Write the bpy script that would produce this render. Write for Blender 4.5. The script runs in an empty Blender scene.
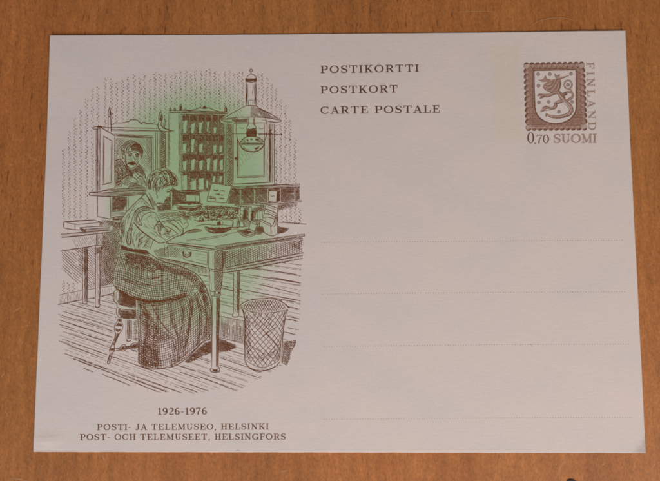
import bpy, math, random
import numpy as np
from mathutils import Vector, Matrix, Euler

# ---------------------------------------------------------------- camera, light, exposure
SC = bpy.context.scene
COL = SC.collection
R = math.radians

FOCAL_PX, FRAME_W, FRAME_H = 630.0, 660.0, 481.0
CARD_W, CARD_H, CARD_T = 0.148, 0.105, 0.00030       # A6 postcard, metres
CARD_TOP = CARD_T + 0.00003
CAM_ROT = Euler((0.0982, 0.0168, -0.0020), 'XYZ')
CAM_LOC = Vector((0.00101, -0.01650, 0.15637 + CARD_TOP))

cam_data = bpy.data.cameras.new('camera')
cam = bpy.data.objects.new('camera', cam_data)
COL.objects.link(cam)
cam.location, cam.rotation_euler = CAM_LOC, CAM_ROT
cam_data.sensor_fit = 'HORIZONTAL'
cam_data.sensor_width = 36.0
cam_data.lens = 36.0 * FOCAL_PX / FRAME_W
cam_data.clip_start, cam_data.clip_end = 0.005, 50.0
SC.camera = cam

world = bpy.data.worlds.new('World')
SC.world = world
world.use_nodes = True
bg = world.node_tree.nodes['Background']
bg.inputs[0].default_value = (1.0, 0.96, 0.92, 1)
bg.inputs[1].default_value = 0.17

def window(name, loc, size, energy, color):
    ld = bpy.data.lights.new(name, 'AREA')
    ld.shape, ld.size, ld.size_y = 'RECTANGLE', size[0], size[1]
    ld.energy, ld.color = energy, color
    o = bpy.data.objects.new(name, ld); COL.objects.link(o)
    o.location = loc
    o.rotation_euler = (-Vector(loc)).to_track_quat('-Z', 'Y').to_euler()
window('window_light', (-0.13, -0.42, 0.34), (0.30, 0.20), 1.68, (0.93, 0.955, 1.0))
window('room_light', (0.30, -0.27, 0.36), (0.25, 0.25), 1.54, (1.0, 0.90, 0.775))

SC.view_settings.view_transform = 'Standard'
SC.view_settings.look = 'None'
SC.view_settings.exposure = 0.0
SC.view_settings.gamma = 1.0
SC.render.engine = 'CYCLES'
SC.cycles.use_denoising = False
SC.cycles.filter_width = 1.9

# ---------------------------------------------------------------- helpers
rng = random.Random(1926)
nrng = np.random.default_rng(76)
_ROT = np.array(CAM_ROT.to_matrix())
_LOC = np.array(CAM_LOC)

def on_plane(pts, z=CARD_TOP):
    """grid coordinates of the traced print -> metres on a level plane"""
    p = np.asarray(pts, float).reshape(-1, 2)
    d = np.stack([(p[:, 0] - FRAME_W / 2), -(p[:, 1] - FRAME_H / 2), np.full(len(p), -FOCAL_PX)], 1) @ _ROT.T
    t = (z - _LOC[2]) / d[:, 2]
    q = _LOC + d * t[:, None]
    return q[:, :2]

def card_lift(x, y):
    """the sheet is not dead flat: corners lift a little, a dent at the lower left"""
    u, v = x / (CARD_W / 2), y / (CARD_H / 2)
    def sm(a):
        a = np.clip(a, 0, 1); return a * a * (3 - 2 * a)
    z = 0.00050 * sm((-u + v - 1.45) / 0.55)
    z = z + 0.00030 * sm((u + v - 1.40) / 0.6)
    z = z + 0.00022 * np.exp(-((x + 0.0705) ** 2 / (2 * 0.0022 ** 2) + (y + 0.0497) ** 2 / (2 * 0.0009 ** 2)))
    z = z + 0.00006 * sm((v - 0.6) / 0.4)
    return z

def link(name, verts, faces, mat, parent=None, smooth=False):
    me = bpy.data.meshes.new(name)
    me.from_pydata([tuple(v) for v in verts], [], faces)
    me.update()
    if smooth:
        for p in me.polygons: p.use_smooth = True
    o = bpy.data.objects.new(name, me)
    COL.objects.link(o)
    if mat: me.materials.append(mat)
    if parent: o.parent = parent
    return o

def empty(name, parent=None, loc=(0, 0, 0)):
    o = bpy.data.objects.new(name, None)
    COL.objects.link(o)
    o.location = loc
    o.empty_display_size = 0.01
    if parent: o.parent = parent
    return o

def tag(o, label=None, category=None, group=None, kind=None):
    for k, v in (('label', label), ('category', category), ('group', group), ('kind', kind)):
        if v: o[k] = v
    return o

def inside(p, poly):
    x, y = p[:, 0], p[:, 1]
    q = np.asarray(poly, float)
    r = np.roll(q, -1, 0)
    c = np.zeros(len(p), bool)
    for (x0, y0), (x1, y1) in zip(q, r):
        if y0 == y1: continue
        m = ((y0 > y) != (y1 > y)) & (x < (x1 - x0) * (y - y0) / (y1 - y0) + x0)
        c ^= m
    return c

def spline(pts, n=6, closed=False):
    p = np.asarray(pts, float)
    if len(p) < 3: return p
    if closed:
        p = np.vstack([p[-1], p, p[0], p[1]])
    else:
        p = np.vstack([2 * p[0] - p[1], p, 2 * p[-1] - p[-2]])
    out = []
    for i in range(1, len(p) - 2):
        a, b, c, d = p[i - 1], p[i], p[i + 1], p[i + 2]
        for k in range(n):
            t = k / n
            out.append(0.5 * (2 * b + (c - a) * t + (2 * a - 5 * b + 4 * c - d) * t * t + (3 * b - a - 3 * c + d) * t ** 3))
    out.append(p[-2])
    return np.array(out)

class Ink:
    """collects printed strokes and fills; build() links them as ONE mesh lying on the card"""
    def __init__(self, layer=0): self.v, self.z, self.f, self.layer = [], [], [], layer
    def _add(self, pts, faces):
        n = len(self.v)
        z = 0.000004 + self.layer * 0.000008 + rng.random() * 0.000007
        self.v.extend(map(tuple, pts)); self.z.extend([z] * len(pts))
        self.f.extend([tuple(i + n for i in f) for f in faces])
    def ribbon(self, p, w):
        p = np.asarray(p, float)
        if len(p) < 2: return
        w = np.broadcast_to(np.asarray(w, float), (len(p),))
        t = np.gradient(p, axis=0)
        t /= np.maximum(np.linalg.norm(t, axis=1), 1e-9)[:, None]
        nrm = np.stack([-t[:, 1], t[:, 0]], 1)
        a, b = p + nrm * w[:, None] / 2, p - nrm * w[:, None] / 2
        k = len(p)
        self._add(np.vstack([a, b]), [(i, i + 1, k + i + 1, k + i) for i in range(k - 1)])
    def line(self, pts, w=0.45, smooth=True, wob=0.06, closed=False, taper=0.35, n=6, poly=None, ex=()):
        p = np.asarray(pts, float)
        if smooth and len(p) > 2: p = spline(p, n, closed)
        else:
            if closed: p = np.vstack([p, p[:1]])
            q = [p[0]]
            for a, b in zip(p[:-1], p[1:]):
                m = max(1, int(np.hypot(*(b - a)) / 2.0))
                for i in range(1, m + 1): q.append(a + (b - a) * i / m)
            p = np.array(q)
        if wob: p = p + nrng.normal(0, wob, p.shape)
        if poly is not None or ex:
            return self.clip(p, w, poly, ex, taper)
        self.stroke(p, w, taper)
    def stroke(self, p, w, taper=0.35):
        k = len(p)
        s = np.linspace(0, 1, k)
        ww = 1.15 * w * (1 - taper * np.abs(2 * s - 1) ** 3) * (1 + nrng.normal(0, 0.10, k))
        self.ribbon(p, ww)
    def clip(self, p, w, poly=None, ex=(), taper=0.3, brk=0.0):
        p = np.asarray(p, float)
        # resample finely
        d = np.r_[0, np.cumsum(np.hypot(*np.diff(p, axis=0).T))]
        if d[-1] < 0.3: return
        m = max(3, int(d[-1] / 0.45))
        s = np.linspace(0, d[-1], m)
        q = np.stack([np.interp(s, d, p[:, 0]), np.interp(s, d, p[:, 1])], 1)
        ok = np.ones(m, bool)
        if poly is not None: ok &= inside(q, poly)
        for e in ex: ok &= ~inside(q, e)
        if brk:
            i = 0
            while i < m:
                if rng.random() < brk * 0.02:
                    ok[i:i + rng.randint(2, 6)] = False
                i += 1
        i = 0
        while i < m:
            if ok[i]:
                j = i
                while j + 1 < m and ok[j + 1]: j += 1
                if j - i >= 1:
                    run = q[i:j + 1]
                    if len(run) > 6: run = run[np.unique(np.r_[0:len(run):3, len(run) - 1])]
                    self.stroke(run, w * rng.uniform(0.8, 1.2), taper)
                i = j + 1
            else: i += 1
    def hatch(self, poly, ang, gap, w=0.4, ex=(), jit=0.12, brk=0.3, bow=0.0):
        q = np.asarray(poly, float)
        c = q.mean(0); rad = np.hypot(*(q - c).T).max() + 1
        a = math.radians(ang); d = np.array([math.cos(a), math.sin(a)]); nn = np.array([-d[1], d[0]])
        k = -rad + rng.random() * gap
        while k < rad:
            s = np.linspace(-rad, rad, max(4, int(rad)))
            off = k + bow * (1 - (s / rad) ** 2)
            p = c + d * s[:, None] + nn * (off + nrng.normal(0, jit * gap * 0.25, len(s)))[:, None]
            self.clip(p, w, poly, ex, 0.3, brk)
            k += gap * (1 + rng.uniform(-jit, jit))
    def family(self, a, b, n, w, poly=None, ex=(), brk=0.3, jit=0.15):
        """n curves blended from polyline a to polyline b (equal point counts)"""
        a, b = np.asarray(a, float), np.asarray(b, float)
        for i in range(n):
            t = (i + 0.5 + rng.uniform(-jit, jit)) / n
            p = spline(a + (b - a) * t, 8)
            self.clip(p + nrng.normal(0, 0.05, p.shape), w, poly, ex, 0.25, brk)
    def fill(self, pts, smooth=False, n=5):
        p = spline(pts, n, True)[:-1] if smooth else np.asarray(pts, float)
        self._add(p, [tuple(range(len(p)))])
    def disc(self, x, y, rx, ry=None, n=14):
        ry = rx if ry is None else ry
        self.fill([(x + rx * math.cos(2 * math.pi * i / n), y + ry * math.sin(2 * math.pi * i / n)) for i in range(n)])
    def ring(self, x, y, rx, ry=None, w=0.4, n=20, wob=0.04):
        ry = rx if ry is None else ry
        self.line([(x + rx * math.cos(2 * math.pi * i / n), y + ry * math.sin(2 * math.pi * i / n)) for i in range(n)], w, closed=True, wob=wob, n=2, taper=0)
    def build(self, name, mat, parent, label=None):
        q = on_plane(self.v)
        z = CARD_TOP + card_lift(q[:, 0], q[:, 1]) + np.array(self.z)
        o = link(name, np.column_stack([q, z]), self.f, mat, parent)
        # every face looks up
        me = o.data
        flip = [p.index for p in me.polygons if p.normal.z < 0]
        if flip:
            import bmesh
            bm = bmesh.new(); bm.from_mesh(me); bm.faces.ensure_lookup_table()
            bmesh.ops.reverse_faces(bm, faces=[bm.faces[i] for i in flip])
            bm.to_mesh(me); bm.free()
        if label: o['label'] = label
        return o

# ---------------------------------------------------------------- materials
def material(name):
    m = bpy.data.materials.new(name); m.use_nodes = True
    nt = m.node_tree
    return m, nt, nt.nodes['Principled BSDF']

def node(nt, kind, **kw):
    n = nt.nodes.new(kind)
    for k, v in kw.items():
        if k.startswith('i_'):
            key = k[2:]
            n.inputs[int(key) if key.isdigit() else key.replace('_', ' ')].default_value = v
        else: setattr(n, k, v)
    return n

def noise(nt, vec, scale, detail=3.0, rough=0.55, dims='3D'):
    n = node(nt, 'ShaderNodeTexNoise', noise_dimensions=dims)
    n.inputs['Scale'].default_value = scale
    n.inputs['Detail'].default_value = detail
    n.inputs['Roughness'].default_value = rough
    nt.links.new(vec, n.inputs['Vector'])
    return n.outputs[0]

def mapped(nt, src, scale, rot=(0, 0, 0), loc=(0, 0, 0)):
    m = node(nt, 'ShaderNodeMapping')
    m.inputs['Scale'].default_value = scale
    m.inputs['Rotation'].default_value = rot
    m.inputs['Location'].default_value = loc
    nt.links.new(src, m.inputs['Vector'])
    return m.outputs[0]

def ramp(nt, src, stops, interp='LINEAR'):
    r = node(nt, 'ShaderNodeValToRGB')
    r.color_ramp.interpolation = interp
    el = r.color_ramp.elements
    while len(el) < len(stops): el.new(0.5)
    for e, (p, c) in zip(el, stops):
        e.position = p
        e.color = c if len(c) == 4 else (*c, 1)
    nt.links.new(src, r.inputs[0])
    return r.outputs[0]

def mix(nt, a, b, fac, mode='MIX'):
    m = node(nt, 'ShaderNodeMix', data_type='RGBA', blend_type=mode)
    def put(sock, v):
        if isinstance(v, (tuple, list)): sock.default_value = v if len(v) == 4 else (*v, 1)
        elif isinstance(v, (int, float)): sock.default_value = v
        else: nt.links.new(v, sock)
    put(m.inputs[0], fac); put(m.inputs[6], a); put(m.inputs[7], b)
    return m.outputs[2]

def math_node(nt, op, a, b=None, c=None):
    m = node(nt, 'ShaderNodeMath', operation=op)
    for i, v in enumerate((a, b, c)):
        if v is None: continue
        if isinstance(v, (int, float)): m.inputs[i].default_value = v
        else: nt.links.new(v, m.inputs[i])
    return m.outputs[0]

def grey(v): return (v, v, v, 1)

def ink_material(name, rgb, vary=0.25):
    m, nt, b = material(name)
    tc = node(nt, 'ShaderNodeTexCoord')
    n = noise(nt, tc.outputs['Object'], 2600, 2)
    lo = tuple(c * (1 - vary) for c in rgb); hi = tuple(min(1, c * (1 + vary) + 0.01) for c in rgb)
    nt.links.new(ramp(nt, n, [(0.3, lo), (0.7, hi)]), b.inputs['Base Color'])
    b.inputs['Roughness'].default_value = 0.8
    b.inputs['Specular IOR Level'].default_value = 0.04
    return m

INK = ink_material('brown_printing_ink', (0.140, 0.050, 0.018))
INK_WALL = ink_material('pale_brown_printing_ink', (0.175, 0.082, 0.055))
INK_TEXT = ink_material('dark_lettering_ink', (0.105, 0.044, 0.023))
INK_CAPTION = ink_material('caption_ink', (0.140, 0.062, 0.036))
INK_STAMP = ink_material('stamp_ink', (0.165, 0.072, 0.047))
INK_STAMP_MID = ink_material('stamp_tone_ink', (0.355, 0.215, 0.168), 0.22)
INK_STAMP_LIGHT = ink_material('light_stamp_ink', (0.450, 0.330, 0.285), 0.15)
INK_STAMP_PALE = ink_material('pale_stamp_ink', (0.345, 0.235, 0.190))
INK_DOT = ink_material('dotted_line_ink', (0.36, 0.26, 0.215))
PENCIL = ink_material('graphite_smudge', (0.36, 0.32, 0.295), 0.25)

# paper with the pale green tint block printed under the engraving
def paper_material():
    m, nt, b = material('pinkish_card_stock')
    tc = node(nt, 'ShaderNodeTexCoord'); ob = tc.outputs['Object']
    sep = node(nt, 'ShaderNodeSeparateXYZ'); nt.links.new(ob, sep.inputs[0])
    base = (0.648, 0.567, 0.543)
    fib = noise(nt, mapped(nt, ob, (420, 2200, 1)), 1.0, 4, 0.6)
    blot = noise(nt, mapped(nt, ob, (1, 1.6, 1)), 55, 3, 0.5)
    fine = noise(nt, ob, 3200, 2, 0.6)
    col = mix(nt, base, ramp(nt, fib, [(0.25, grey(0.955)), (0.75, grey(1.03))]), 1.0, 'MULTIPLY')
    col = mix(nt, col, ramp(nt, fine, [(0.25, grey(0.93)), (0.75, grey(1.04))]), 1.0, 'MULTIPLY')
    col = mix(nt, col, ramp(nt, blot, [(0.3, (0.96, 0.965, 0.975)), (0.7, (1.03, 1.0, 0.985))]), 1.0, 'MULTIPLY')
    # green tint: soft egg-shaped block
    (cx, cy), = on_plane([(190, 208)])
    ax = float(on_plane([(277, 208)])[0, 0] - cx); ay = float(on_plane([(190, 81)])[0, 1] - cy)
    dx = math_node(nt, 'ABSOLUTE', math_node(nt, 'DIVIDE', math_node(nt, 'SUBTRACT', sep.outputs[0], float(cx)), ax))
    dy = math_node(nt, 'ABSOLUTE', math_node(nt, 'DIVIDE', math_node(nt, 'SUBTRACT', sep.outputs[1], float(cy)), ay))
    d = math_node(nt, 'POWER', math_node(nt, 'ADD', math_node(nt, 'POWER', dx, 2.6), math_node(nt, 'POWER', dy, 2.6)), 1 / 2.6)
    wob = noise(nt, ob, 95, 2)
    d = math_node(nt, 'ADD', d, math_node(nt, 'MULTIPLY', math_node(nt, 'SUBTRACT', wob, 0.5), 0.16))
    g = ramp(nt, d, [(0.78, grey(1)), (0.93, grey(0.62)), (1.0, grey(0.24)), (1.0, grey(0.0))], 'EASE')
    mr = node(nt, 'ShaderNodeMapRange', interpolation_type='SMOOTHSTEP')
    mr.inputs[1].default_value = 0.76; mr.inputs[2].default_value = 1.10
    mr.inputs[3].default_value = 1.0; mr.inputs[4].default_value = 0.0
    nt.links.new(d, mr.inputs[0])
    nt.nodes.remove(g.node)
    grain = ramp(nt, noise(nt, ob, 1500, 2), [(0.3, grey(0.86)), (0.7, grey(1.0))])
    (hx, hy), = on_plane([(202, 165)]); unit = float(on_plane([(302, 165)])[0, 0] - hx)
    hd = math_node(nt, 'SQRT', math_node(nt, 'ADD', math_node(nt, 'POWER', math_node(nt, 'DIVIDE', math_node(nt, 'SUBTRACT', sep.outputs[0], float(hx)), unit), 2.0), math_node(nt, 'POWER', math_node(nt, 'DIVIDE', math_node(nt, 'SUBTRACT', sep.outputs[1], float(hy)), unit * 1.35), 2.0)))
    core = node(nt, 'ShaderNodeMapRange', interpolation_type='SMOOTHSTEP')    # the tint block is inked fullest round the shelves
    core.inputs[1].default_value = 0.30; core.inputs[2].default_value = 0.95; core.inputs[3].default_value = 1.0; core.inputs[4].default_value = 0.74
    nt.links.new(hd, core.inputs[0])
    fac = math_node(nt, 'MULTIPLY', math_node(nt, 'MULTIPLY', mr.outputs[0], grain), core.outputs[0])
    col = mix(nt, col, mix(nt, col, GREEN, 1.0, 'MULTIPLY'), fac)
    # faint warm coating band beside the stamp
    (bx0, by0), (bx1, by1) = on_plane([(494, 141), (520, 44)])
    def band(v, lo, hi, s):
        a = node(nt, 'ShaderNodeMapRange', interpolation_type='SMOOTHSTEP'); a.inputs[1].default_value = lo - s; a.inputs[2].default_value = lo + s
        nt.links.new(v, a.inputs[0])
        c = node(nt, 'ShaderNodeMapRange', interpolation_type='SMOOTHSTEP'); c.inputs[1].default_value = hi - s; c.inputs[2].default_value = hi + s
        c.inputs[3].default_value = 1; c.inputs[4].default_value = 0
        nt.links.new(v, c.inputs[0])
        return math_node(nt, 'MULTIPLY', a.outputs[0], c.outputs[0])
    bf = math_node(nt, 'MULTIPLY', band(sep.outputs[0], float(bx0), float(bx1), 0.0012), band(sep.outputs[1], float(by0), float(by1), 0.001))
    col = mix(nt, col, mix(nt, col, (1.01, 0.98, 0.905), 1.0, 'MULTIPLY'), bf)
    cd = math_node(nt, 'ADD', math_node(nt, 'SUBTRACT', CARD_W / 2, sep.outputs[0]), math_node(nt, 'MULTIPLY', math_node(nt, 'ADD', sep.outputs[1], CARD_H / 2), 0.72))
    cd = math_node(nt, 'ADD', cd, math_node(nt, 'MULTIPLY', math_node(nt, 'SUBTRACT', noise(nt, mapped(nt, ob, (1, 1, 1), (0, 0, 0.9)), 900, 3), 0.5), 0.0032))
    gm = node(nt, 'ShaderNodeMapRange', interpolation_type='SMOOTHSTEP')
    gm.inputs[1].default_value = 0.0012; gm.inputs[2].default_value = 0.0042; gm.inputs[3].default_value = 0.75; gm.inputs[4].default_value = 0.0
    nt.links.new(cd, gm.inputs[0])
    col = mix(nt, col, mix(nt, col, (0.70, 0.685, 0.66), 1.0, 'MULTIPLY'), gm.outputs[0])
    nt.links.new(col, b.inputs['Base Color'])
    b.inputs['Roughness'].default_value = 0.62
    b.inputs['Specular IOR Level'].default_value = 0.25
    bp = node(nt, 'ShaderNodeBump'); bp.inputs['Strength'].default_value = 0.35; bp.inputs['Distance'].default_value = 0.00004
    nt.links.new(math_node(nt, 'ADD', fib, math_node(nt, 'MULTIPLY', fine, 0.6)), bp.inputs['Height'])
    nt.links.new(bp.outputs[0], b.inputs['Normal'])
    return m
GREEN = (0.50, 0.850, 0.485, 1)
PAPER = paper_material()

def wood_material():
    m, nt, b = material('beech_veneer')
    tc = node(nt, 'ShaderNodeTexCoord'); ob = tc.outputs['Object']
    warp = noise(nt, ob, 40, 2)
    wv = node(nt, 'ShaderNodeVectorMath', operation='MULTIPLY_ADD')
    comb = node(nt, 'ShaderNodeCombineXYZ'); nt.links.new(math_node(nt, 'SUBTRACT', warp, 0.5), comb.inputs[0])
    nt.links.new(comb.outputs[0], wv.inputs[0]); wv.inputs[1].default_value = (0.004, 0, 0); nt.links.new(ob, wv.inputs[2])
    v = wv.outputs[0]
    bands = noise(nt, mapped(nt, v, (75, 6, 1)), 1.0, 4, 0.6)
    streak = noise(nt, mapped(nt, v, (620, 60, 1)), 1.0, 5, 0.7)
    fuzz = noise(nt, mapped(nt, v, (2100, 1050, 1), (0, 0, 0.35)), 1.0, 3, 0.75)
    mott = noise(nt, mapped(nt, v, (520, 330, 1), (0, 0, -0.3)), 1.0, 3, 0.65)
    pore = noise(nt, mapped(nt, v, (1300, 230, 1)), 1.0, 1.5, 0.5)
    pore_mask = noise(nt, mapped(nt, ob, (30, 18, 1)), 1.0, 2)
    tone = noise(nt, ob, 9, 2)
    sp = node(nt, 'ShaderNodeSeparateXYZ'); nt.links.new(ob, sp.inputs[0])
    pl = node(nt, 'ShaderNodeMapRange', interpolation_type='SMOOTHSTEP')      # the pores thin out along the board
    pl.inputs[1].default_value = -0.05; pl.inputs[2].default_value = 0.045; pl.inputs[3].default_value = 0.28; pl.inputs[4].default_value = 1.0
    nt.links.new(sp.outputs[1], pl.inputs[0])
    col = ramp(nt, bands, [(0.25, (0.285, 0.098, 0.027)), (0.5, (0.368, 0.135, 0.038)), (0.75, (0.432, 0.165, 0.049))])
    col = mix(nt, col, ramp(nt, tone, [(0.3, (0.95, 1.0, 0.98)), (0.7, (1.06, 0.97, 0.93))]), 1.0, 'MULTIPLY')
    col = mix(nt, col, ramp(nt, streak, [(0.25, grey(0.76)), (0.75, grey(1.18))]), 1.0, 'MULTIPLY')
    col = mix(nt, col, ramp(nt, mott, [(0.25, grey(0.87)), (0.75, grey(1.12))]), 1.0, 'MULTIPLY')
    col = mix(nt, col, ramp(nt, fuzz, [(0.2, grey(0.62)), (0.8, grey(1.38))]), 1.0, 'MULTIPLY')
    pf = math_node(nt, 'MULTIPLY', ramp(nt, pore, [(0.63, grey(0)), (0.72, grey(1))]), math_node(nt, 'MULTIPLY', ramp(nt, pore_mask, [(0.35, grey(0.35)), (0.6, grey(1))]), pl.outputs[0]))
    col = mix(nt, col, mix(nt, col, (0.45, 0.38, 0.34), 1.0, 'MULTIPLY'), pf)
    speck = ramp(nt, noise(nt, mapped(nt, ob, (620, 620, 1)), 1.0, 2), [(0.70, grey(0)), (0.78, grey(0.5))])
    col = mix(nt, col, (0.50, 0.26, 0.12), speck)
    nt.links.new(col, b.inputs['Base Color'])
    b.inputs['Roughness'].default_value = 0.5
    b.inputs['Specular IOR Level'].default_value = 0.3
    bp = node(nt, 'ShaderNodeBump'); bp.inputs['Strength'].default_value = 0.4; bp.inputs['Distance'].default_value = 0.00008
    nt.links.new(math_node(nt, 'SUBTRACT', fuzz, math_node(nt, 'MULTIPLY', pf, 0.7)), bp.inputs['Height'])
    nt.links.new(bp.outputs[0], b.inputs['Normal'])
    return m
WOOD = wood_material()

# ---------------------------------------------------------------- setting: the wooden table
TW, TH, TT = 0.9, 0.7, 0.022
tv = [(sx * TW / 2, sy * TH / 2, z) for z in (0, -TT) for sx, sy in ((-1, -1), (1, -1), (1, 1), (-1, 1))]
table = tag(link('table_surface', tv, [(0, 1, 2, 3), (7, 6, 5, 4), (0, 4, 5, 1), (1, 5, 6, 2), (2, 6, 7, 3), (3, 7, 4, 0)], WOOD), kind='structure')

# ---------------------------------------------------------------- the postcard sheet
card = empty('postcard')
tag(card, 'old brown-printed postcard with green-tinted engraving of a post office, lying on the wooden table', 'postcard')
NX, NY = 180, 128
GX = [-CARD_W / 2, -CARD_W / 2 + 0.00016] + [-CARD_W / 2 + CARD_W * i / (NX - 2) for i in range(1, NX - 2)] + [CARD_W / 2 - 0.00016, CARD_W / 2]
GY = [-CARD_H / 2, -CARD_H / 2 + 0.00016] + [-CARD_H / 2 + CARD_H * j / (NY - 2) for j in range(1, NY - 2)] + [CARD_H / 2 - 0.00016, CARD_H / 2]
cv, cf = [], []
for j in range(NY + 1):
    for i in range(NX + 1):
        x, y = GX[i], GY[j]
        edge = i in (0, NX) or j in (0, NY)
        ex = 0.000025 * math.sin(i * .9) * math.sin(i * 0.37) if j in (0, NY) else 0
        drop = (0.00013 + 0.00003 * math.sin(i * .31 + j * .23)) if edge else 0
        cv.append((x, y + ex, CARD_TOP + float(card_lift(x, y)) - drop))
idx = lambda i, j: j * (NX + 1) + i
for j in range(NY):
    for i in range(NX): cf.append((idx(i, j), idx(i + 1, j), idx(i + 1, j + 1), idx(i, j + 1)))
NT = len(cv)                                          # underside: the same grid one sheet thickness lower
cv += [(x, y, CARD_TOP - CARD_T + float(card_lift(x, y))) for x, y, z in cv]
cf += [tuple(k + NT for k in f[::-1]) for f in cf[:NX * NY]]
rim = [idx(i, 0) for i in range(NX)] + [idx(NX, j) for j in range(NY)] + [idx(i, NY) for i in range(NX, 0, -1)] + [idx(0, j) for j in range(NY, 0, -1)]
for a, b in zip(rim, rim[1:] + rim[:1]): cf.append((a, a + NT, b + NT, b))
sheet = link('paper_sheet', cv, cf, PAPER, card)

# ---------------------------------------------------------------- lettering (slab serif capitals, cap height 1)
TK, TN = 0.185, 0.085
def bar(x0, y0, x1, y1, w): return (np.array([(x0, y0), (x1, y1)], float), np.array([w, w]))
def stem(x, y0=0.0, y1=1.0, w=TK): return bar(x, y0, x, y1, w)
def foot(x, hw=0.21): return bar(x - hw, TN / 2, x + hw, TN / 2, TN)
def head(x, hw=0.21): return bar(x - hw, 1 - TN / 2, x + hw, 1 - TN / 2, TN)
def arc(cx, cy, rx, ry, a0, a1, thick=TK, thin=TN, n=22):
    a = np.radians(np.linspace(a0, a1, n))
    return (np.stack([cx + rx * np.cos(a), cy + ry * np.sin(a)], 1), thin + (thick - thin) * np.abs(np.cos(a)) ** 1.6)
def curve(pts, ws):
    p = spline(pts, 6); s = np.linspace(0, 1, len(p))
    return (p, np.interp(s, np.linspace(0, 1, len(ws)), ws))
def flick(x, y0, y1): return bar(x, y0, x, y1, TN)
GLYPH = {
 'P': (0.92, [stem(.24), foot(.26, .26), bar(0, 1-TN/2, .55, 1-TN/2, TN), bar(.24, .47, .55, .47, TN), arc(.55, .715, .27, .245, 90, -90)]),
 'O': (1.14, [arc(.57, .5, .47, .46, 0, 360, n=40)]),
 'S': (0.86, [curve([(.74, .74), (.66, .91), (.42, .96), (.18, .86), (.15, .70), (.30, .57), (.55, .47), (.73, .35), (.70, .14), (.45, .04), (.20, .09), (.10, .28)], [TN, TN, TN, .13, TK, TK, TK, TK, .13, TN, TN, TN]), flick(.745, .68, .98), flick(.105, .02, .33)]),
 'T': (1.00, [stem(.5), foot(.5, .23), bar(.02, 1-TN/2, .98, 1-TN/2, TN), flick(.06, .68, 1), flick(.94, .68, 1)]),
 'I': (0.44, [stem(.22), foot(.22, .22), head(.22, .22)]),
 'K': (1.04, [stem(.24), foot(.24, .23), head(.24, .23), bar(.30, .38, .82, .96, TN), bar(.46, .55, .86, .05, TK), foot(.86, .19), head(.82, .19)]),
 'R': (1.02, [stem(.24), foot(.24, .24), bar(0, 1-TN/2, .55, 1-TN/2, TN), bar(.24, .50, .55, .50, TN), arc(.55, .735, .26, .23, 90, -90), bar(.56, .50, .84, .06, TK), foot(.90, .13)]),
 'C': (1.02, [arc(.55, .5, .46, .46, 48, 312, n=30), flick(.90, .66, .98), curve([(.86, .16), (.92, .24), (.94, .30)], [TN, TN, TN])]),
 'A': (1.04, [bar(.15, .03, .51, .97, TN), bar(.50, .99, .86, .03, TK), bar(.27, .32, .74, .32, TN), foot(.15, .17), foot(.87, .20)]),
 'E': (0.92, [stem(.24), bar(0, 1-TN/2, .80, 1-TN/2, TN), bar(0, TN/2, .86, TN/2, TN), bar(.24, .51, .60, .51, TN), flick(.80, .68, 1), flick(.86, 0, .34), flick(.60, .38, .64)]),
 'L': (0.88, [stem(.24), head(.24, .24), bar(0, TN/2, .82, TN/2, TN), flick(.82, 0, .38)]),
 'M': (1.26, [stem(.20, w=TN), stem(1.03), bar(.20, .97, .60, .06, TK), bar(.60, .06, 1.0, .97, TN), foot(.20, .19), foot(1.03, .22), bar(0, 1-TN/2, .28, 1-TN/2, TN), bar(.97, 1-TN/2, 1.25, 1-TN/2, TN)]),
 'U': (1.06, [stem(.24, .34), stem(.83, .34, 1, TN), arc(.535, .36, .295, .33, 180, 360), head(.24, .23), head(.83, .20)]),
 'H': (1.08, [stem(.24), stem(.84), foot(.24, .22), head(.24, .22), foot(.84, .22), head(.84, .22), bar(.24, .52, .84, .52, TN)]),
 'F': (0.86, [stem(.24), foot(.26, .26), bar(0, 1-TN/2, .80, 1-TN/2, TN), bar(.24, .50, .60, .50, TN), flick(.80, .66, 1), flick(.60, .37, .63)]),
 'N': (1.10, [stem(.20, w=TN), stem(.90, w=TN), bar(.20, .97, .90, .03, TK), foot(.20, .19), head(.16, .18), head(.90, .19)]),
 'D': (1.06, [stem(.24), bar(0, 1-TN/2, .52, 1-TN/2, TN), bar(0, TN/2, .52, TN/2, TN), arc(.52, .5, .44, .458, 90, -90)]),
 'G': (1.10, [arc(.55, .5, .46, .46, 48, 335, n=30), flick(.90, .66, .98), bar(.92, .05, .92, .42, TK), bar(.72, .42, 1.08, .42, TN)]),
 'J': (0.70, [stem(.46, .24), head(.46, .22), arc(.27, .24, .19, .21, 0, -165)]),
 '0': (0.70, [arc(.35, .5, .27, .46, 0, 360, n=36)]),
 '1': (0.56, [stem(.32), foot(.32, .24), bar(.10, .80, .30, .95, TN)]),
 '2': (0.72, [curve([(.12, .74), (.20, .91), (.38, .96), (.58, .84), (.56, .62), (.34, .36), (.10, .06)], [.15, TN, TN, TK, TK, TN, TN]), bar(.08, .06, .64, .06, .12), flick(.64, .04, .26)]),
 '6': (0.72, [curve([(.60, .84), (.46, .96), (.26, .88), (.11, .60), (.12, .30), (.22, .08)], [TN, TN, .12, TK, TK, .12]), arc(.36, .31, .24, .27, 0, 360, n=26)]),
 '7': (0.70, [bar(.06, .94, .66, .94, .12), flick(.08, .72, .98), curve([(.64, .92), (.42, .55), (.32, .25), (.31, 0)], [TN, .12, TK, TK])]),
 '9': (0.72, [curve([(.12, .16), (.26, .04), (.46, .12), (.61, .40), (.60, .70), (.50, .92)], [TN, TN, .12, TK, TK, .12]), arc(.36, .69, .24, .27, 0, 360, n=26)]),
 '-': (0.46, [bar(.06, .40, .40, .40, .10)]),
 ',': (0.34, [curve([(.12, .10), (.17, .04), (.14, -.10), (.06, -.2)], [.20, .20, .10, .05])]),
 ' ': (0.40, []),
}
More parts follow.
